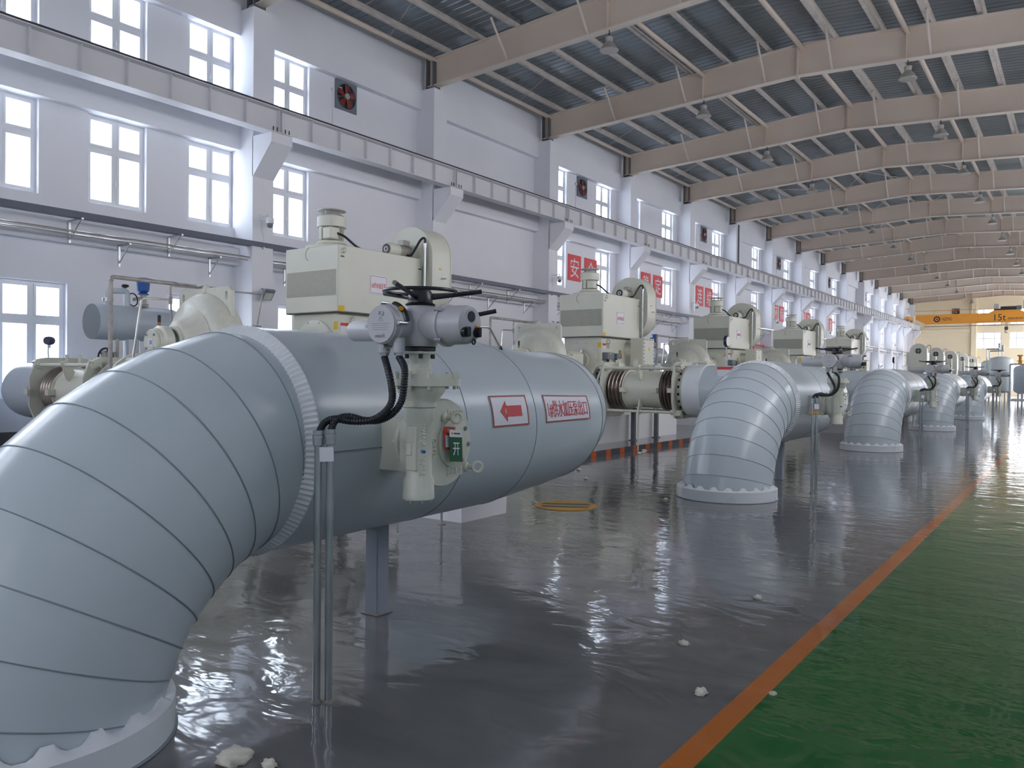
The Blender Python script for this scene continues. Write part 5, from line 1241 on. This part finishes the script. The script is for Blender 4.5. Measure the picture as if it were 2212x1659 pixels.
# ---- floor things
fd = thing('floor_drain', (-4.57, 7.50, 0), 'round yellow drain cover with dark grating strips in the grey floor', 'drain cover')
MB().lathe([(0, .30), (.008, .30), (.008, .33), (.006, .335), (0, .335)], (-4.57, 7.50, 0), (0, 0, 1), 56).build('rim', 'drain', fd, (-4.57, 7.50, 0))
MB().cyl((-4.57, 7.50, 0), (-4.57, 7.50, .005), .30, n=48).build('cover', 'drain', fd, (-4.57, 7.50, 0))
for s in (-1, 1):
    # strips of grating, cut to the circle; they run across the hall in the photo's direction
    d = Vector((.88, .48)); nrm = Vector((-.48, .88)); a, b = .045, .135; L0, L1 = sqrt(.27**2-a*a), sqrt(.27**2-b*b); c = Vector((-4.57, 7.50))
    q = [c+d*t+nrm*(s*v) for t, v in ((-L0, a), (L0, a), (L1, b), (-L1, b))]
    MB().prism([(p.x, p.y) for p in q], .004, .0075, 'xy').build('grating', 'mesh', fd, (-4.57, 7.50, 0), smooth=False)
crumbs = [(-1.70, 4.0, .022), (-1.37, 3.42, .026), (-1.68, 5.12, .024), (-2.32, 4.96, .016), (-2.54, 5.44, .02), (-2.78, 4.39, .014), (-6.6, 13.4, .035), (-6.75, 13.9, .04), (-6.62, 13.6, .03), (-5.54, 9.62, .03), (-5.82, 8.89, .035), (-2.49, 1.81, .05), (-2.36, 1.86, .025), (-6.17, 10.5, .028), (-3.9, 8.6, .02), (-1.11, 3.61, .014)]
for i, (x, y, q) in enumerate(crumbs):
    b = bmesh.new(); bmesh.ops.create_icosphere(b, subdivisions=3, radius=q)
    for v in b.verts:
        n_ = v.co.normalized(); k = 1+.22*sin(n_.x*5+i)*cos(n_.y*6+2*i)+.12*sin(n_.z*9+n_.x*11+i)
        v.co = Vector((v.co.x*k*1.25, v.co.y*k, max(v.co.z*k*.75, -q*.3)))
    me = bpy.data.meshes.new('foam_crumb'); b.to_mesh(me); b.free(); me.materials.append(M['foam'])
    me.polygons.foreach_set('use_smooth', [True]*len(me.polygons))
    o = bpy.data.objects.new('foam_crumb', me); COL.objects.link(o); o.location = (x, y, q*.3); o.rotation_euler.z = i*1.3
    tag(o, 'small pale crumb of insulation foam lying on the glossy grey floor', 'crumb', 'foam crumbs on the floor')
# torn insulation at the second valve
o = thing('insulation_tuft', (-2.93, 10.86, 1.05), 'tuft of yellow insulation bulging beside the second valve yoke', 'insulation')
b = bmesh.new(); bmesh.ops.create_icosphere(b, subdivisions=3, radius=.1)
for v in b.verts: n_ = v.co.normalized(); v.co *= 1+.25*sin(n_.x*7)*sin(n_.z*9); v.co.z *= 1.3; v.co.x *= .7
me = bpy.data.meshes.new('tuft'); b.to_mesh(me); b.free(); me.materials.append(mat('yellow_wool', (.60, .50, .16), .9, bump=.6, scale=60, var=.2)); o2 = bpy.data.objects.new('wool', me); COL.objects.link(o2); o2.parent = o
portal('portal_right', (XR+.2, BAY(12)+5.7, 2.3), (0, pi/2, 0), 4.2, 22.5)
portal('portal_back', (-6.5, YB-.2, 5.3), (pi/2, 0, 0), 12.2, 2.2)
